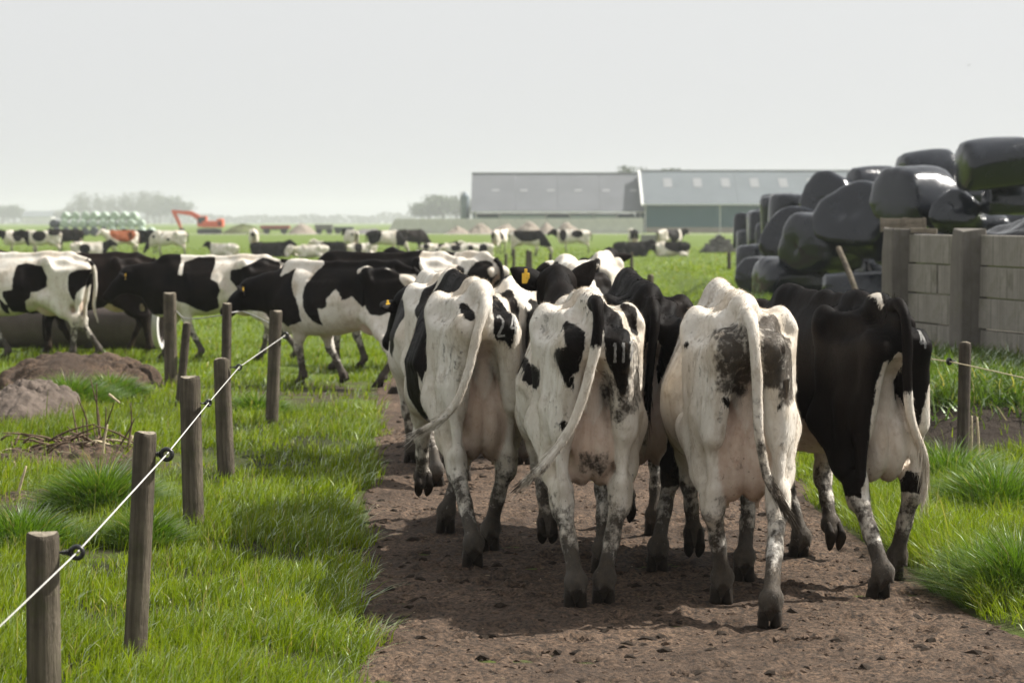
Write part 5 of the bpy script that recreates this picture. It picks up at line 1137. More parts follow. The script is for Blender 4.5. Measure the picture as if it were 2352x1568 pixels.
DIG = {'2': [((0, .9), (.2, 1)), ((.2, 1), (.5, .8)), ((.5, .8), (.45, .55)), ((.45, .55), (0, 0)), ((0, 0), (.6, .05))],
       '4': [((.45, 0), (.5, 1)), ((.5, 1), (0, .3)), ((0, .3), (.65, .32))], '1': [((.05, .8), (.2, 1)), ((.2, 1), (.2, 0)), ((.05, 0), (.35, 0))],
       '7': [((0, 1), (.55, 1)), ((.55, 1), (.2, 0))]}
def brand_at(text, u0, z0, h, w, slant=0.0):
    """digits read left to right from behind: the cow's left (+u) is on the left"""
    out = []
    for i, ch in enumerate(text):
        for (a, b), (c, d) in DIG[ch]:
            out.append(((u0 - (i*w + a*h*.62), z0 + b*h - slant*i), (u0 - (i*w + c*h*.62), z0 + d*h - slant*i)))
    return out

GP = 'cows walking away along the path'
# --- cow with 24 on its rump
r, a, k = (-.27, 14.36), rad(90 + 8), 1.08
V1 = Rear(r, a, k, 13.5, 1120); c3 = lambda x, y: (882 + .492*x, 569.6 + .492*y)
co = [('rear', V1.p([(515, 240), (560, 225), (600, 270), (632, 330), (625, 400), (600, 465), (570, 430), (525, 425), (512, 390), (515, 330), (508, 270)], c3)),
      ('rear', V1.p([(358, 268), (380, 256), (412, 270), (422, 300), (418, 330), (395, 335), (368, 325)], c3)),
      ('rear', V1.p([(600, 185), (680, 210), (720, 300), (700, 400), (668, 345), (640, 260)], c3), .3),
      ('left', [(.0, 1.5), (-.22, 1.42), (-.33, 1.27), (-.30, 1.10), (-.23, 1.06), (-.21, .98), (-.17, 1.04), (-.13, .88), (-.09, .96), (-.05, .70), (.08, .60), (.42, .66), (.50, .9), (.58, 1.2), (.66, 1.5)], .25),
      ('top', [(-.30, .10), (-.28, -.12), (-.1, -.25), (.4, -.3), (.75, -.2), (.75, .3), (.2, .3), (-.12, .22)], 1.22), ('ahead', .95), ('-ball', (.75, 0, 1.5), (.12, .5, .2))]
build_cow('cow', r, a, k, co, label='white cow with black patches branded 24, leftmost of the front four', group=GP, hair=58000,
          tail=[(-.84, 0, 1.355), (-.92, .02, 1.32), (-.965, .075, 1.18), (-.975, .12, 1.0), (-.975, .19, .84), (-.97, .29, .745), (-.965, .40, .70)],
          shape=dict(hind=[hoof_at(r, a, k, 1080, 1303), hoof_at(r, a, k, 1127, 1266)], fore=[(.90, .16, .15), hoof_at(r, a, k, 1020, 1222)], lift=(0, 0, .7, 0), udder=1.08, belly=1.05, wither=.03, poll=(1.36, -.12, 1.05), muzzle=(1.65, -.16, .70)),
          mud=[(V1.p([(290, 460), (350, 450), (360, 520), (330, 640), (285, 600)], c3), .42, -.5), (V1.p([(300, 260), (345, 280), (350, 360), (300, 350)], c3), .40, -.5), (V1.p([(590, 400), (660, 380), (680, 460), (620, 500)], c3), .35, -.4)],
          brand=brand_at('24', *V1.q(*c3(533, 408)), .105, .072, -.012), teats=True, tail_dark=-2.0, tail_mud=.30)
# --- cow with 117
r, a, k = (.36, 12.72), rad(90 + 3), 1.07
V2 = Rear(r, a, k, 11.85, 1362); c4 = lambda x, y: (1176 + .5623*x, 551.3 + .5623*y)
co = [('rear', V2.p([(205, 325), (240, 345), (282, 375), (280, 430), (250, 530), (225, 540), (230, 605), (200, 600), (170, 530), (145, 470), (160, 440), (195, 430), (185, 390)], c4)),
      ('rear', V2.p([(362, 262), (400, 265), (460, 300), (497, 375), (490, 430), (480, 540), (465, 630), (440, 630), (400, 530), (375, 480), (370, 420), (360, 350)], c4)),
      ('rear', V2.p([(480, 260), (560, 290), (570, 420), (540, 400), (515, 340)], c4), .6), ('rear', V2.p([(60, 515), (95, 545), (103, 600), (85, 635), (40, 610)], c4), .4),
      ('rear', V2.p([(190, 730), (222, 752), (225, 790), (205, 808), (180, 775), (165, 750)], c4), -.2), ('rear', V2.p([(437, 645), (450, 640), (450, 662), (440, 665)], c4)),
      ('right', [(-.3, 1.5), (-.2, 1.0), (.3, .9), (.5, 1.2), (.5, 1.5)]), ('ahead', .8)]
build_cow('cow', r, a, k, co, label='white cow branded 117 with its tail swung out to the left', group=GP, hair=58000, tags=(1,), ear_up=.55,
          tail=[(-.84, 0, 1.40), (-.93, .0, 1.40), (-.985, .0, 1.30), (-1.0, .035, 1.12), (-1.0, .10, .92), (-1.0, .185, .78), (-1.0, .30, .655), (-.99, .36, .615)],
          shape=dict(hind=[hoof_at(r, a, k, 1316, 1397), hoof_at(r, a, k, 1388, 1390)], fore=[(.62, .13, .10), (.30, -.15, 0)], lift=(0, 0, .6, 0), udder=.95, belly=1.0, wither=-.08, poll=(1.38, .02, 1.475), muzzle=(1.82, 0.02, 1.22)),
          mud=[(V2.p([(480, 430), (555, 440), (560, 640), (500, 690), (430, 720), (385, 600), (390, 560), (470, 640)], c4), .54, -.45), (V2.p([(145, 680), (180, 690), (175, 760), (145, 740)], c4), .42, -.4), (V2.p([(110, 400), (140, 400), (150, 300), (110, 320)], c4), .40, -.4), (V2.p([(280, 890), (390, 890), (380, 950), (290, 940)], c4), .55, -.2)],
          brand=brand_at('117', *V2.q(*c4(404, 490)), .085, .043), tail_dark=.36, tail_mud=.34)
# --- white cow, nearest
r, a, k = (1.13, 12.46), rad(90), 1.065
V3 = Rear(r, a, k, 11.55, 1688); c5 = lambda x, y: (1488.4 + .5623*x, 606.4 + .5623*y)
co = [('rear', V3.p([(238, 545), (270, 546), (297, 590), (292, 622), (264, 592), (246, 575)], c5)), ('rear', V3.p([(515, 470), (562, 478), (556, 530), (528, 554), (514, 540)], c5)),
      ('rear', V3.p([(484, 600), (490, 572), (514, 562), (506, 590), (490, 612)], c5)), ('rear', V3.p([(488, 328), (520, 318), (524, 370), (500, 372)], c5)), ('rear', V3.p([(92, 345), (106, 335), (106, 352), (95, 360)], c5), .3),
      ('rear', V3.p([(345, 255), (378, 265), (380, 300), (350, 290)], c5)), ('ahead', 1.05)]
build_cow('cow', r, a, k, co, label='almost all white cow with mud smeared rump, nearest the camera', group=GP, hair=58000,
          tail=[(-.84, 0, 1.365), (-.93, -.01, 1.33), (-.985, -.02, 1.2), (-.985, -.035, 1.0), (-.98, -.045, .84), (-.97, -.085, .66), (-.96, -.155, .54), (-.955, -.175, .515)],
          shape=dict(hind=[hoof_at(r, a, k, 1652, 1386), hoof_at(r, a, k, 1772, 1441)], fore=[(.72, .13, .06), hoof_at(r, a, k, 1712, 1334)], lift=(0, 0, .75, 0), udder=1.12, belly=1.15, wither=.035, poll=(1.38, 0, 1.15), muzzle=(1.75, 0, .85)),
          mud=[(V3.p([(232, 300), (300, 275), (378, 285), (372, 470), (335, 520), (245, 500), (225, 400)], c5), .64, -.5), (V3.p([(440, 255), (520, 245), (553, 290), (566, 420), (565, 540), (530, 555), (512, 480), (440, 475)], c5), .66, -.5),
               (V3.p([(150, 330), (200, 300), (200, 520), (160, 520)], c5), .38, -.4), (V3.p([(575, 330), (620, 320), (620, 400), (580, 390)], c5), .38, -.3), (V3.p([(230, 620), (290, 640), (290, 700), (240, 700)], c5), .40, -.4),
               (V3.p([(520, 760), (600, 640), (610, 700), (580, 840), (530, 840)], c5), .42, -.3), (V3.p([(300, 780), (350, 770), (345, 840), (310, 830)], c5), .40, -.4)],
          teats=True, tail_dark=-2.0, tail_mud=.62)
# --- black cow with 4
r, a, k = (1.77, 13.22), rad(90 + 13), 1.05
V4 = Rear(r, a, k, 12.4, 2046); c6 = lambda x, y: (1782.4 + .5156*x, 624.8 + .5156*y)
co = [('ball', (0, 0, 1.2), (3, 1, 2.5)), ('-below', .47), ('-rear', V4.p([(330, 960), (375, 860), (385, 1040), (400, 1090), (330, 1060)], c6), -.2), ('-side', [(-.25, .55), (-.16, .80), (-.02, .76), (.3, .68), (.55, .66), (.55, .3), (-.2, .3)]),
      ('-rear', V4.p([(672, 500), (720, 480), (690, 900), (590, 900), (640, 700)], c6), -.2), ('-ball', (-.35, .25, .55), (.18, .2, .16)), ('rear', V4.p([(380, 880), (450, 950), (472, 1080), (430, 1050), (395, 990)], c6), -.2), ('-ball', (.55, 0, .3), (.5, 1, .36)),
      ('-top', [(-.72, .03), (-.62, .05), (-.5, .03), (-.62, .0)], 1.3), ('-rear', V4.p([(415, 400), (440, 385), (470, 440), (520, 560), (530, 720), (520, 810), (380, 810), (375, 700), (390, 500)], c6), -.30)]
build_cow('cow', r, a, k, co, label='black cow branded 4 with white lower legs, rightmost of the front four', group=GP, hair=58000,
          tail=[(-.78, 0, 1.39), (-.87, 0, 1.41), (-.95, .0, 1.34), (-.98, .0, 1.18), (-.98, -.005, 1.0), (-.975, -.03, .85), (-.97, -.09, .72), (-.94, -.13, .62), (-.92, -.13, .50)],
          shape=dict(hind=[hoof_at(r, a, k, 2010, 1373), hoof_at(r, a, k, 2056, 1332)], fore=[hoof_at(r, a, k, 1830, 1284), (.28, -.14, .07)], lift=(0, 0, 0, 1.0), udder=1.05, belly=1.08, wither=.01, poll=(1.4, .1, 1.3), muzzle=(1.8, .2, 1.0)),
          mud=[(V4.p([(380, 1050), (470, 1080), (500, 1400), (420, 1400)], c6), .40, 0), (V4.p([(415, 200), (460, 195), (455, 280), (415, 275)], c6), .45, -.6)],
          brand=brand_at('4', -.095, V4.q(*c6(553, 335))[1], .085, .06), tail_dark=.50, tail_mud=.2, pink_k=.35)
# --- black cow ahead between 117 and the white cow
r, a, k = (.74, 14.15), rad(90 + 2), 1.07
co = [('ball', (0, 0, 1.2), (3, 1, 2.5)), ('-below', .42), ('-ball', (-.62, 0, .62), (.14, .12, .16))]
build_cow('cow', r, a, k, co, label='black cow with white shins walking ahead between cow 117 and the white cow', group=GP, hair=58000, tail=[(-.84, 0, 1.35), (-.95, .0, 1.26), (-.98, .03, 1.0), (-.95, .05, .7)],
          shape=dict(hind=[(-.52, .12, .20), hoof_at(r, a, k, 1510, 1310)], fore=[(.75, .13, 0), (.4, -.14, 0)], lift=(.8, 0, 0, 0), udder=1.1, wither=.05, belly=1.1, poll=(1.42, .0, 1.3), muzzle=(1.8, 0, 1.0)), tail_dark=.9)
# --- the next ones on the path
MID = dict(h=.025)
def stride(s):
    q = [dict(hind=[(-.92, .12, 0), (-.55, -.12, 0)], fore=[(.72, .13, 0), (.42, -.13, 0)]), dict(hind=[(-.6, .12, 0), (-.9, -.12, 0)], fore=[(.38, .13, .05), (.78, -.13, 0)], lift=(0, 0, .5, 0)),
         dict(hind=[(-.88, .12, .05), (-.62, -.12, 0)], fore=[(.8, .13, 0), (.5, -.13, 0)], lift=(.5, 0, 0, 0))][s % 3].copy(); q.update(MID); return q
T0 = [(-.84, 0, 1.35), (-.95, .0, 1.25), (-.99, .02, 1.0), (-.97, .04, .75), (-.96, .05, .55)]
sh = stride(2); sh.update(poll=(1.35, 0, 1.16), muzzle=(1.75, 0, .85))
build_cow('cow', (-.02, 19.4), rad(90), 1.0, random_marks(3) + [('ahead', .9)], tail=T0, shape=sh, label='cow in mid path whose dark ear shows right of cow 24', group=GP)
sh = stride(0); sh.update(poll=(1.40, 0, 1.44), muzzle=(1.86, -.05, 1.2))
build_cow('cow', (.52, 20.6), rad(91), 1.07, [('ball', (.9, .25, 1.25), (.7, .2, .5)), ('ball', (1.75, 0, 1.2), (.33, .2, .3)), ('ball', (1.30, .20, 1.35), (.12, .14, .2)), ('ball', (-.3, -.2, 1.2), (.4, .25, .3)), ('-below', .6)], tail=T0, shape=sh, label='cow with tousled white poll and raised head ahead of cow 117', group=GP)
sh = stride(0); sh.update(poll=(1.36, .10, 1.24), muzzle=(1.58, .26, .86)); build_cow('cow', (-.56, 18.2), rad(98), 1.05, [('ball', (-.1, -.22, 1.3), (.42, .2, .34)), ('ball', (.3, .28, 1.1), (.34, .2, .3)), ('ball', (-.7, .1, 1.25), (.2, .16, .18)), ('ahead', .85), ('-below', .55)], tail=T0, shape=sh, tags=(1, -1), label='cow with black lowered head and yellow ear tags directly ahead of cow 24', group=GP)
sh = stride(2); build_cow('cow', (-.75, 31.5), rad(128), 1.05, [('ball', (.35, 0, 1.3), (.42, .5, .35)), ('ball', (-.72, .1, 1.15), (.2, .22, .2)), ('ahead', .8), ('-below', .5)], tail=T0, shape=sh, label='cow with pale round rump farther along behind cow 24', group=GP)
sh = stride(1); build_cow('cow', (1.16, 31.0), rad(84), 1.05, [('ball', (-.2, .2, 1.25), (.45, .2, .35)), ('ahead', .7), ('-below', .55)], tail=T0, shape=sh, label='farthest path cow with a half black half white rump', group=GP)

# --- cows crossing to the left
GL = 'cows filing off to the left'
def side_map(root, k, hx, d, zoff=0):
    """photo crop point -> (x, z) on a cow seen from its left side"""
    s = ppm(d); c = IW/2 + root[0]/root[1]*FPX
    return lambda pts, conv: [((c - px)/s/hx/k, (CAM_H - (py - HORIZON)/s)/k) for px, py in (conv(*p) for p in pts)]
cr2 = lambda x, y: (514.5 + .2696*x, 514.5 + .2696*y); cr1 = lambda x, y: (.293*x, 386 + .293*y)
r, a, k = (-1.86, 27.6), rad(152), 1.0
md_ = side_map(r, k, .88, 27.35)
co = [('side', md_([(640, 380), (600, 420), (480, 470), (250, 520), (0, 620), (0, 950), (350, 950), (480, 880), (560, 860), (610, 905), (680, 880), (765, 850), (745, 740), (700, 640), (655, 560), (640, 460)], cr2)),
      ('left', md_([(830, 400), (900, 330), (1060, 330), (1170, 370), (1210, 440), (1300, 380), (1400, 370), (1540, 420), (1640, 560), (1560, 740), (1440, 790), (1370, 770), (1310, 700), (1270, 720), (1180, 630), (1130, 660), (1060, 560), (1000, 650), (1005, 710), (970, 740), (925, 730), (950, 880), (870, 850), (800, 760), (770, 650), (770, 560), (800, 460)], cr2)),
      ('top', [(-.9, -.1), (-.4, -.2), (.2, -.3), (.45, -.1), (.2, .15), (-.2, .1), (-.9, .15)], 1.3), ('ahead', .85), ('-ball', (1.6, .0, .82), (.10, .03, .2))]
sh = dict(h=.019, hind=[hoof_at(r, a, k, 903, 908), hoof_at(r, a, k, 870, 893)], fore=[hoof_at(r, a, k, 688, 888), (.12, -.14, .02)], lift=(0, 0, 0, .5), poll=(1.36, .05, 1.16), muzzle=(1.70, .16, .84), udder=.9, belly=1.1)
build_cow('cow', r, a, k, co, label='black and white cow nosing forward with lowered head behind the fence posts', group=GL, shape=sh, tags=(1, -1), tail=[(-.84, 0, 1.35), (-.95, .0, 1.25), (-.99, .02, 1.0), (-.97, .02, .8), (-.93, .0, .62)], tail_dark=.9)
r, a, k = (-4.02, 33.4), rad(176), 1.0
md_ = side_map(r, k, 1.0, 33.1)
co = [('ball', (1.3, 0, 1.2), (.78, .8, .9)), ('left', md_([(1450, 740), (1560, 700), (1690, 700), (1700, 760), (1680, 870), (1740, 900), (1760, 960), (1740, 1000), (1740, 1100), (1640, 1130), (1560, 1110), (1480, 1060), (1420, 1050), (1340, 960), (1340, 870), (1390, 830), (1450, 850)], cr1)),
      ('left', md_([(1830, 800), (1920, 790), (2007, 740), (2080, 700), (2200, 740), (2250, 850), (2190, 980), (2100, 960), (2000, 1000), (1900, 960), (1830, 880)], cr1)), ('-below', .62)]
sh = dict(h=.025, hind=[(-.55, .13, 0), (-.98, -.12, 0)], fore=[(.30, .13, 0), (.85, -.13, 0)], poll=(1.32, .0, 1.22), muzzle=(1.68, .05, .86), udder=.9)
build_cow('cow', r, a, k, co, label='black necked cow with white shoulder band standing behind the two leaning posts', group=GL, shape=sh, tags=(1,), tail=[(-.84, 0, 1.36), (-.97, .0, 1.34), (-1.07, .0, 1.22), (-1.10, .0, 1.08)], tail_dark=2, tail_r=.9)
r, a, k = (-6.75, 33.5), rad(176), 1.03
md_ = side_map(r, k, 1.0, 33.2)
co = [('left', md_([(165, 760), (240, 745), (370, 770), (412, 850), (410, 930), (330, 970), (285, 970), (280, 1020), (235, 1040), (240, 1140), (130, 1130), (70, 1000), (65, 960), (150, 955), (145, 880), (150, 820)], cr1)), ('left', md_([(580, 830), (640, 800), (760, 790), (760, 870), (640, 980), (625, 1070), (600, 1020), (575, 930)], cr1), .2),
      ('left', md_([(30, 1010), (100, 1080), (100, 1150), (60, 1130)], cr1)), ('ahead', .8)]
sh = dict(h=.025, hind=[(-.62, .13, 0), (-.92, -.12, 0)], fore=[(.25, .13, 0), (.75, -.13, 0)], udder=1.0, belly=1.1)
build_cow('cow', r, a, k, co, label='white cow with big black flank patches cut off by the left picture edge', group=GL, shape=sh, tail=[(-.84, 0, 1.33), (-.94, .0, 1.24), (-.97, .02, 1.0), (-.95, .03, .72), (-1.0, .03, .5)], tail_dark=.22)
r, a, k = (-6.0, 34.6), rad(180), 1.02
sh = dict(h=.024, hind=[(-.75, .13, 0), (-.45, -.12, 0)], fore=[(.3, .13, 0), (.7, -.13, 0)], udder=.8)
build_cow('cow', r, a, k, [('ball', (0, 0, 1.2), (3, 1, 3))], label='all black cow half hidden behind the white cow at the left edge', group=GL, shape=sh, mat='coat_brown', tail=T0, tail_dark=2)
sh = stride(0); sh.update(poll=(1.3, 0, .9), muzzle=(1.55, 0, .5)); build_cow('cow', (-1.55, 31.2), rad(172), 1.05, [('ball', (0, 0, 1.3), (1.2, .6, .45)), ('-ball', (-.6, 0, 1.3), (.25, .5, .3)), ('ahead', .9), ('-below', .6)], tail=None, shape=sh, label='cow showing only its black back above the nosing cow', group=GL)

# --- the herd resting and grazing far out in the pasture
GF = 'cows out in the far pasture'
FAR = dict(h=.044, lod=1)
def far_cow(px, py, rz, pose, coat, label, mat='coat', k=1.0, seed=None):
    p = G(px, py); sh = dict(FAR)
    if pose == 'graze': sh.update(poll=(1.30, .05, .72), muzzle=(1.52, .08, .22), **{})
    elif pose == 'lie': sh.update(lying=True, poll=(1.30, .0, 1.52), muzzle=(1.70, .0, 1.30))
    elif pose == 'lieflat': sh.update(lying=True, poll=(1.28, .25, 1.25), muzzle=(1.50, .50, 1.0))
    else: sh.update(poll=(1.34, 0, 1.45), muzzle=(1.76, .05, 1.18))
    m = coat if coat is not None else random_marks(seed if seed is not None else int(px))
    return build_cow('cow', (p.x, p.y), rad(rz), k, m, label=label, group=GF, shape=sh, hoof_parts=False, mat=mat, tail=None if 'lie' in pose else [(-.84, 0, 1.33), (-.94, .0, 1.2), (-.95, .02, .9), (-.94, .03, .55)], tail_r=1.3, tail_dark=-2 if coat is None else .8)
ALLB = [('ball', (0, 0, 1.2), (3, 1, 3))]; ALLB_W = ALLB + [('-below', .45)]
HALF = [('ahead', -.05), ('-ball', (.2, 0, .7), (.3, 1, .2))]
far_cow(52, 588, 200, 'stand', [('ball', (.3, .25, 1.2), (.3, .3, .4)), ('ball', (1.4, 0, 1.3), (.5, .4, .5)), ('-below', .6)], 'leftmost far pasture cow, white with black patches, head to the left')
far_cow(104, 590, 185, 'stand', [('ball', (.3, .2, 1.15), (.38, .5, .32)), ('ball', (-.5, .2, 1.35), (.35, .4, .2)), ('ahead', .85), ('-below', .55)], 'black and white far cow standing left of the dark brown one')
far_cow(160, 578, 170, 'stand', ALLB, 'dark brown far cow standing below the bale stack', 'coat_brown')
far_cow(200, 590, 5, 'lie', [('ball', (-.1, -.2, 1.05), (.32, .4, .3)), ('ahead', .85)], 'lying far cow with black head raised, below the bale stack')
far_cow(284, 587, 215, 'stand', [('ball', (.1, 0, 1.2), (.85, .6, .5)), ('-ahead', .95), ('-below', .5)], 'red brown far cow with a white face', 'coat_red')
far_cow(330, 584, 160, 'stand', ALLB, 'black far cow between the red one and the spotted white one')
far_cow(392, 590, 182, 'graze', [('ball', (.9, .1, 1.1), (.10, .3, .09)), ('ball', (.1, .3, .95), (.09, .2, .09)), ('ball', (.45, .3, 1.25), (.08, .2, .07)), ('ball', (-.2, .3, 1.3), (.06, .2, .06)), ('ahead', 1.15)], 'white far cow with small dark spots, grazing')
far_cow(518, 591, 150, 'lie', [('ahead', 1.0), ('-ball', (1.7, 0, 1.25), (.3, .06, .3))], 'white lying far cow with black head, below the excavator', k=.92)
far_cow(583, 582, 97, 'stand', [('ball', (-.9, .1, 1.15), (.2, .12, .12))], 'white far cow seen from behind, right of the excavator')
far_cow(612, 590, 2, 'lie', ALLB, 'black lying far cow in front of the white rear view cow')
far_cow(662, 590, 120, 'lieflat', [('ahead', 1.0)], 'small white lying far cow right of the black lying one', k=.8)
far_cow(722, 592, 175, 'lieflat', [('ball', (.0, -.3, 1.1), (.3, .2, .2))], 'pinkish white lying far cow left of the white faced one', k=.85)
far_cow(764, 588, 150, 'lie', [('ball', (-.1, 0, 1.1), (.9, .6, .5)), ('-ahead', .9)], 'dark lying far cow with raised white face')
far_cow(808, 584, 112, 'stand', [('ball', (-.7, .25, 1.2), (.12, .12, .12)), ('ahead', .9)], 'white far cow turned away, above the lying white faced cow')
far_cow(880, 588, 5, 'graze', [('-ahead', 9), ('ball', (-.6, 0, 1.2), (.55, .6, .6)), ('ball', (.95, 0, 1.0), (.35, .4, .5)), ('-below', .5)], 'grazing far cow, black behind and white in the middle')
far_cow(942, 580, 20, 'graze', ALLB_W, 'dark far cow grazing behind the black and white one', 'coat_brown')
far_cow(836, 586, 190, 'lieflat', [('ball', (.4, 0, 1.1), (.3, .6, .4))], 'pale lying far cow under the grazing pair', k=.85)
far_cow(1000, 590, 10, 'lie', None, 'lying far cow left of the white raised head, by the thin posts', seed=41, k=.9)
far_cow(1065, 591, 175, 'lieflat', None, 'lying far cow with dark back near the thin posts', seed=5, k=.9)
far_cow(1102, 588, 160, 'lie', [('ball', (-.3, .2, 1.1), (.3, .4, .3))], 'white lying far cow with raised head by the thin posts', k=.9)
far_cow(1146, 584, 70, 'stand', [('ball', (-.8, .2, 1.2), (.3, .14, .3)), ('ball', (-.2, -.3, 1.2), (.3, .2, .4))], 'far cow seen from behind at the thin posts, black on one hip')
far_cow(1208, 590, -12, 'graze', [('ball', (.2, 0, 1.3), (.9, .6, .55)), ('ahead', .8), ('-below', .55)], 'black backed far cow grazing to the right at the thin posts')
far_cow(1322, 583, 178, 'stand', [('ball', (.75, .2, 1.15), (.22, .4, .4)), ('ball', (-.1, .2, 1.2), (.36, .4, .24)), ('ahead', 1.1), ('-below', .6)], 'black and white far cow standing broadside facing left before the barn')
far_cow(1445, 589, 8, 'lie', ALLB_W, 'black lying far cow with raised head, below the barn corner')
far_cow(1455, 578, 94, 'stand', [('ball', (-.6, 0, 1.2), (.5, .6, .45)), ('-ball', (-.9, 0, 1.0), (.12, .05, .35))], 'dark rumped far cow seen from behind left of the trough')
far_cow(1536, 580, 35, 'stand', [('ball', (.25, 0, 1.2), (.5, .6, .6)), ('ahead', .9), ('-ball', (1.75, 0, 1.2), (.3, .05, .3)), ('-below', .6)], 'far cow right of the trough with its head held high')
far_cow(1548, 589, 180, 'lieflat', [('ball', (-.2, 0, 1.2), (.8, .6, .4)), ('ahead', 1.0)], 'dark lying far cow in front of the high headed one')
# ---------------------------------------------------------------- grass: every blade is geometry
def blades(x, y, h, wd, lean, ldir, seg=3, z=None, curl=1.0):
    n = len(x); z = zg(x, y) - .015 if z is None else z; ts = {3: [0, .38, .75, 1.0], 2: [0, .55, 1.0], 1: [0, 1.0]}[seg]
    fa = RNG.uniform(0, np.pi, n); sx, sy = np.cos(fa), np.sin(fa); dx, dy = np.cos(ldir), np.sin(ldir); V, T = [], []
    for t in ts:
        hx = lean*h*(t**1.8)*curl; hz = h*t*(1 - .38*np.clip(lean, 0, 1.6)*t); w_ = wd*.5*(1 - t**1.6) + (0 if t == 1 else .0002)
        cx_, cy_ = x + dx*hx, y + dy*hx
        if t < 1: V.append(np.stack([cx_ - sx*w_, cy_ - sy*w_, z + hz], -1)); V.append(np.stack([cx_ + sx*w_, cy_ + sy*w_, z + hz], -1)); T += [t, t]
        else: V.append(np.stack([cx_, cy_, z + hz], -1)); T.append(1.0)
    k = len(V); P = np.stack(V, 1).reshape(-1, 3); o = (np.arange(n)*k)[:, None]; F = []
    for s in range(seg-1): F.append(o + np.array([[2*s, 2*s+1, 2*s+3, 2*s+2]]))
    F.append(o + np.array([[k-3, k-2, k-1, k-1]])); F = np.stack(F, 1).reshape(-1, 4)
    bv = np.repeat(RNG.random(n), k); return P, F, bv, np.tile(np.array(T), n)
def join(parts):
    off = 0; P, F, B, T = [], [], [], []
    for p, f, b, t in parts: P.append(p); F.append(f + off); B.append(b); T.append(t); off += len(p)
    return np.concatenate(P), np.concatenate(F), {'bv': np.concatenate(B), 'tip': np.concatenate(T)}
def pts(n, y0, y1):
    y = y0 + (y1-y0)*RNG.random(n); x = (RNG.random(n)*2-1)*(.222*y + .45); return x, y
parts = []
def soilspot(px, py, rx, ry): c = G(px, py); return (c.x, c.y, rx, ry)
SOIL = [soilspot(*q) for q in SOILPX]
for (y0, y1, dens, wmul, seg, hmul) in [(6.5, 11, 5200, 1.3, 3, .82), (11, 16, 3200, 1.45, 3, .80), (16, 24, 1500, 1.9, 2, .80), (24, 40, 330, 3.4, 2, .8), (40, 80, 60, 7, 1, .75), (80, 180, 9, 16, 1, .75)]:
    area = (y1-y0)*(.222*(y0+y1) + .9); x, y = pts(int(area*dens), y0, y1)
    left = x < path_l(y) + .5*(fbm(x*0+y*2.2, y*0+1, 2)-.42); right = x > path_r(y) - .4*(fbm(y*2.0, x*0+6, 2)-.42)
    ok = (left | right) if y0 < 45 else ((x < path_l(y)) | (x > path_r(y)) | (y > 58))
    for (cx_, cy_, rx_, ry_) in SOIL: ok &= ~((((x-cx_)/rx_)**2 + ((y-cy_)/ry_)**2 < .9) & (RNG.random(len(x)) < .90))
    bk_ = bank(x, y); ok &= ~((bk_ > .04) & (bk_ < .31) & (y < 23) & (RNG.random(len(x)) < .93))
    if y0 >= 16: ok &= ~(1.5*np.exp(-(((x + 1.5)/2.3)**2 + ((y - 26.6)/1.9)**2))*(fbm(x*2, y*2, 2) + .3) > RNG.random(len(x))*1.2)
    x, y = x[ok], y[ok]; n = len(x)
    cl = fbm(x*1.7+3, y*1.7, 3); cl2 = fbm(x*.55, y*.55+9, 2)
    keep = RNG.random(n) < np.clip(.10 + 2.4*(cl - .22), .10, 1); x, y, cl, cl2 = x[keep], y[keep], cl[keep], cl2[keep]; n = len(x)
    edge = np.maximum(1 - np.abs(x - path_l(y))/.35, 1 - np.abs(x - path_r(y))/.45).clip(0, 1)
    h = hmul*(.045 + .27*np.clip(cl - .24, 0, .5) + .11*np.clip(cl2 - .3, 0, .5))*RNG.uniform(.5, 1.45, n)*(1 + .5*edge) + np.where(x > 1.5, .05, 0)*S(20, 14, y)
    h *= np.where((RNG.random(n) < .02) & (y < 24), 1.7, 1)
    ld = np.where(x < 0, RNG.normal(.1, 1.7, n), RNG.normal(3.2, 1.5, n)); ln = np.minimum(RNG.gamma(2.2, .22, n), 1.2) + .15*edge
    parts.append(blades(x, y, h, RNG.uniform(.0030, .0062, n)*wmul, ln, ld, seg))
P, F, A_ = join(parts)
tag(mesh_obj('meadow_grass', P, F, M['blade'], None, True, A_), 'bright green meadow grass along the path and over the pasture', 'grass', kind='stuff')
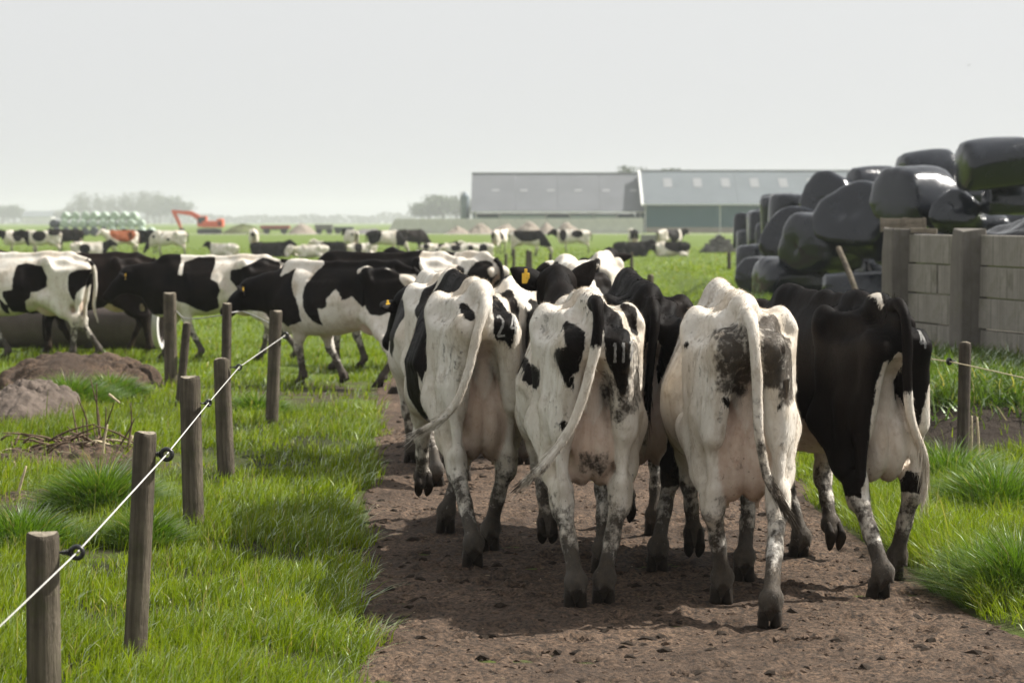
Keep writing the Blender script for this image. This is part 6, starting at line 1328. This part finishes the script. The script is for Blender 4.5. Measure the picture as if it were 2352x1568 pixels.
# dark tussocks
parts = []
for (px, py, R, n, hh) in [(232, 1205, .36, 3200, .30), (330, 1270, .22, 1200, .22), (160, 940, .5, 2200, .26), (250, 925, .4, 1800, .22), (590, 960, .35, 1200, .2), (45, 1270, .4, 2000, .22), (2300, 1190, .5, 2600, .3), (2180, 1130, .45, 1800, .28), (2335, 1390, .28, 2200, .30), (2250, 1360, .25, 1500, .24)]:
    c = G(px, py); a = RNG.uniform(0, 6.28, n); r = R*np.sqrt(RNG.random(n)); x = c.x + r*np.cos(a); y = c.y + r*np.sin(a)*.8
    parts.append(blades(x, y, hh*RNG.uniform(.5, 1.2, n)*(1.1 - .5*r/R), RNG.uniform(.004, .007, n)*max(1, c.y/13), .35 + r/R*1.1, a + RNG.normal(0, .4, n), 3, zg(x, y) - .01 + .12*hh/.3*(1 - (r/R)**2)))
P, F, A_ = join(parts); tag(mesh_obj('tussock_grass', P, F, M['tussock'], None, True, A_), 'dark green grass tussocks beside the fence and the path', 'grass', kind='stuff')
# leafy weeds on the bank under the wall and by the wall end
parts = []
n = 34000; x = RNG.uniform(2.9, 6.2, n); y = RNG.uniform(19.6, 28.5, n); b_ = bank(x, y); k = (b_ > .12) & (RNG.random(n) < np.where(b_ < .30, .15, .98)) & (fbm(x*1.3, y*1.3, 3) > .30); x, y = x[k], y[k]; n = len(x)
parts.append(blades(x, y, RNG.uniform(.08, .30, n), RNG.uniform(.012, .030, n), RNG.gamma(3, .3, n), RNG.uniform(0, 6.28, n), 2))
n = 2600; c = at(2030, 660, 29.0); x = c.x + RNG.normal(-.1, .22, n); y = 29.0 + RNG.normal(0, .3, n); parts.append(blades(x, y, RNG.uniform(.15, .75, n)*np.exp(-((x-c.x)/.4)**2), RNG.uniform(.012, .030, n), RNG.gamma(2, .2, n), RNG.uniform(0, 6.28, n), 2))
n = 5000; x = RNG.uniform(4.2, 6.6, n); y = RNG.uniform(40, 46, n); parts.append(blades(x, y, RNG.uniform(.1, .35, n), RNG.uniform(.02, .04, n), RNG.gamma(2, .25, n), RNG.uniform(0, 6.28, n), 2))
P, F, A_ = join(parts); tag(mesh_obj('leafy_weeds', P, F, M['weed'], None, True, A_), 'leafy green weeds covering the bank below the concrete wall', 'weeds', kind='stuff')
# ---------------------------------------------------------------- haze
hz = NT('haze_air'); pv = hz.n('VolumePrincipled', {'Color': (.80, .82, .85), 'Density': .00034, 'Anisotropy': .25}); hz.t.links.new(pv.outputs[0], hz.out.inputs['Volume'])
bm = bmesh.new(); box_bm(bm, (0, 1900, 16.4), (6600, 4600, 35.2)); tag(bm_obj('haze', bm, hz.m), 'thin pale haze lying over the whole polder', 'haze', kind='stuff')
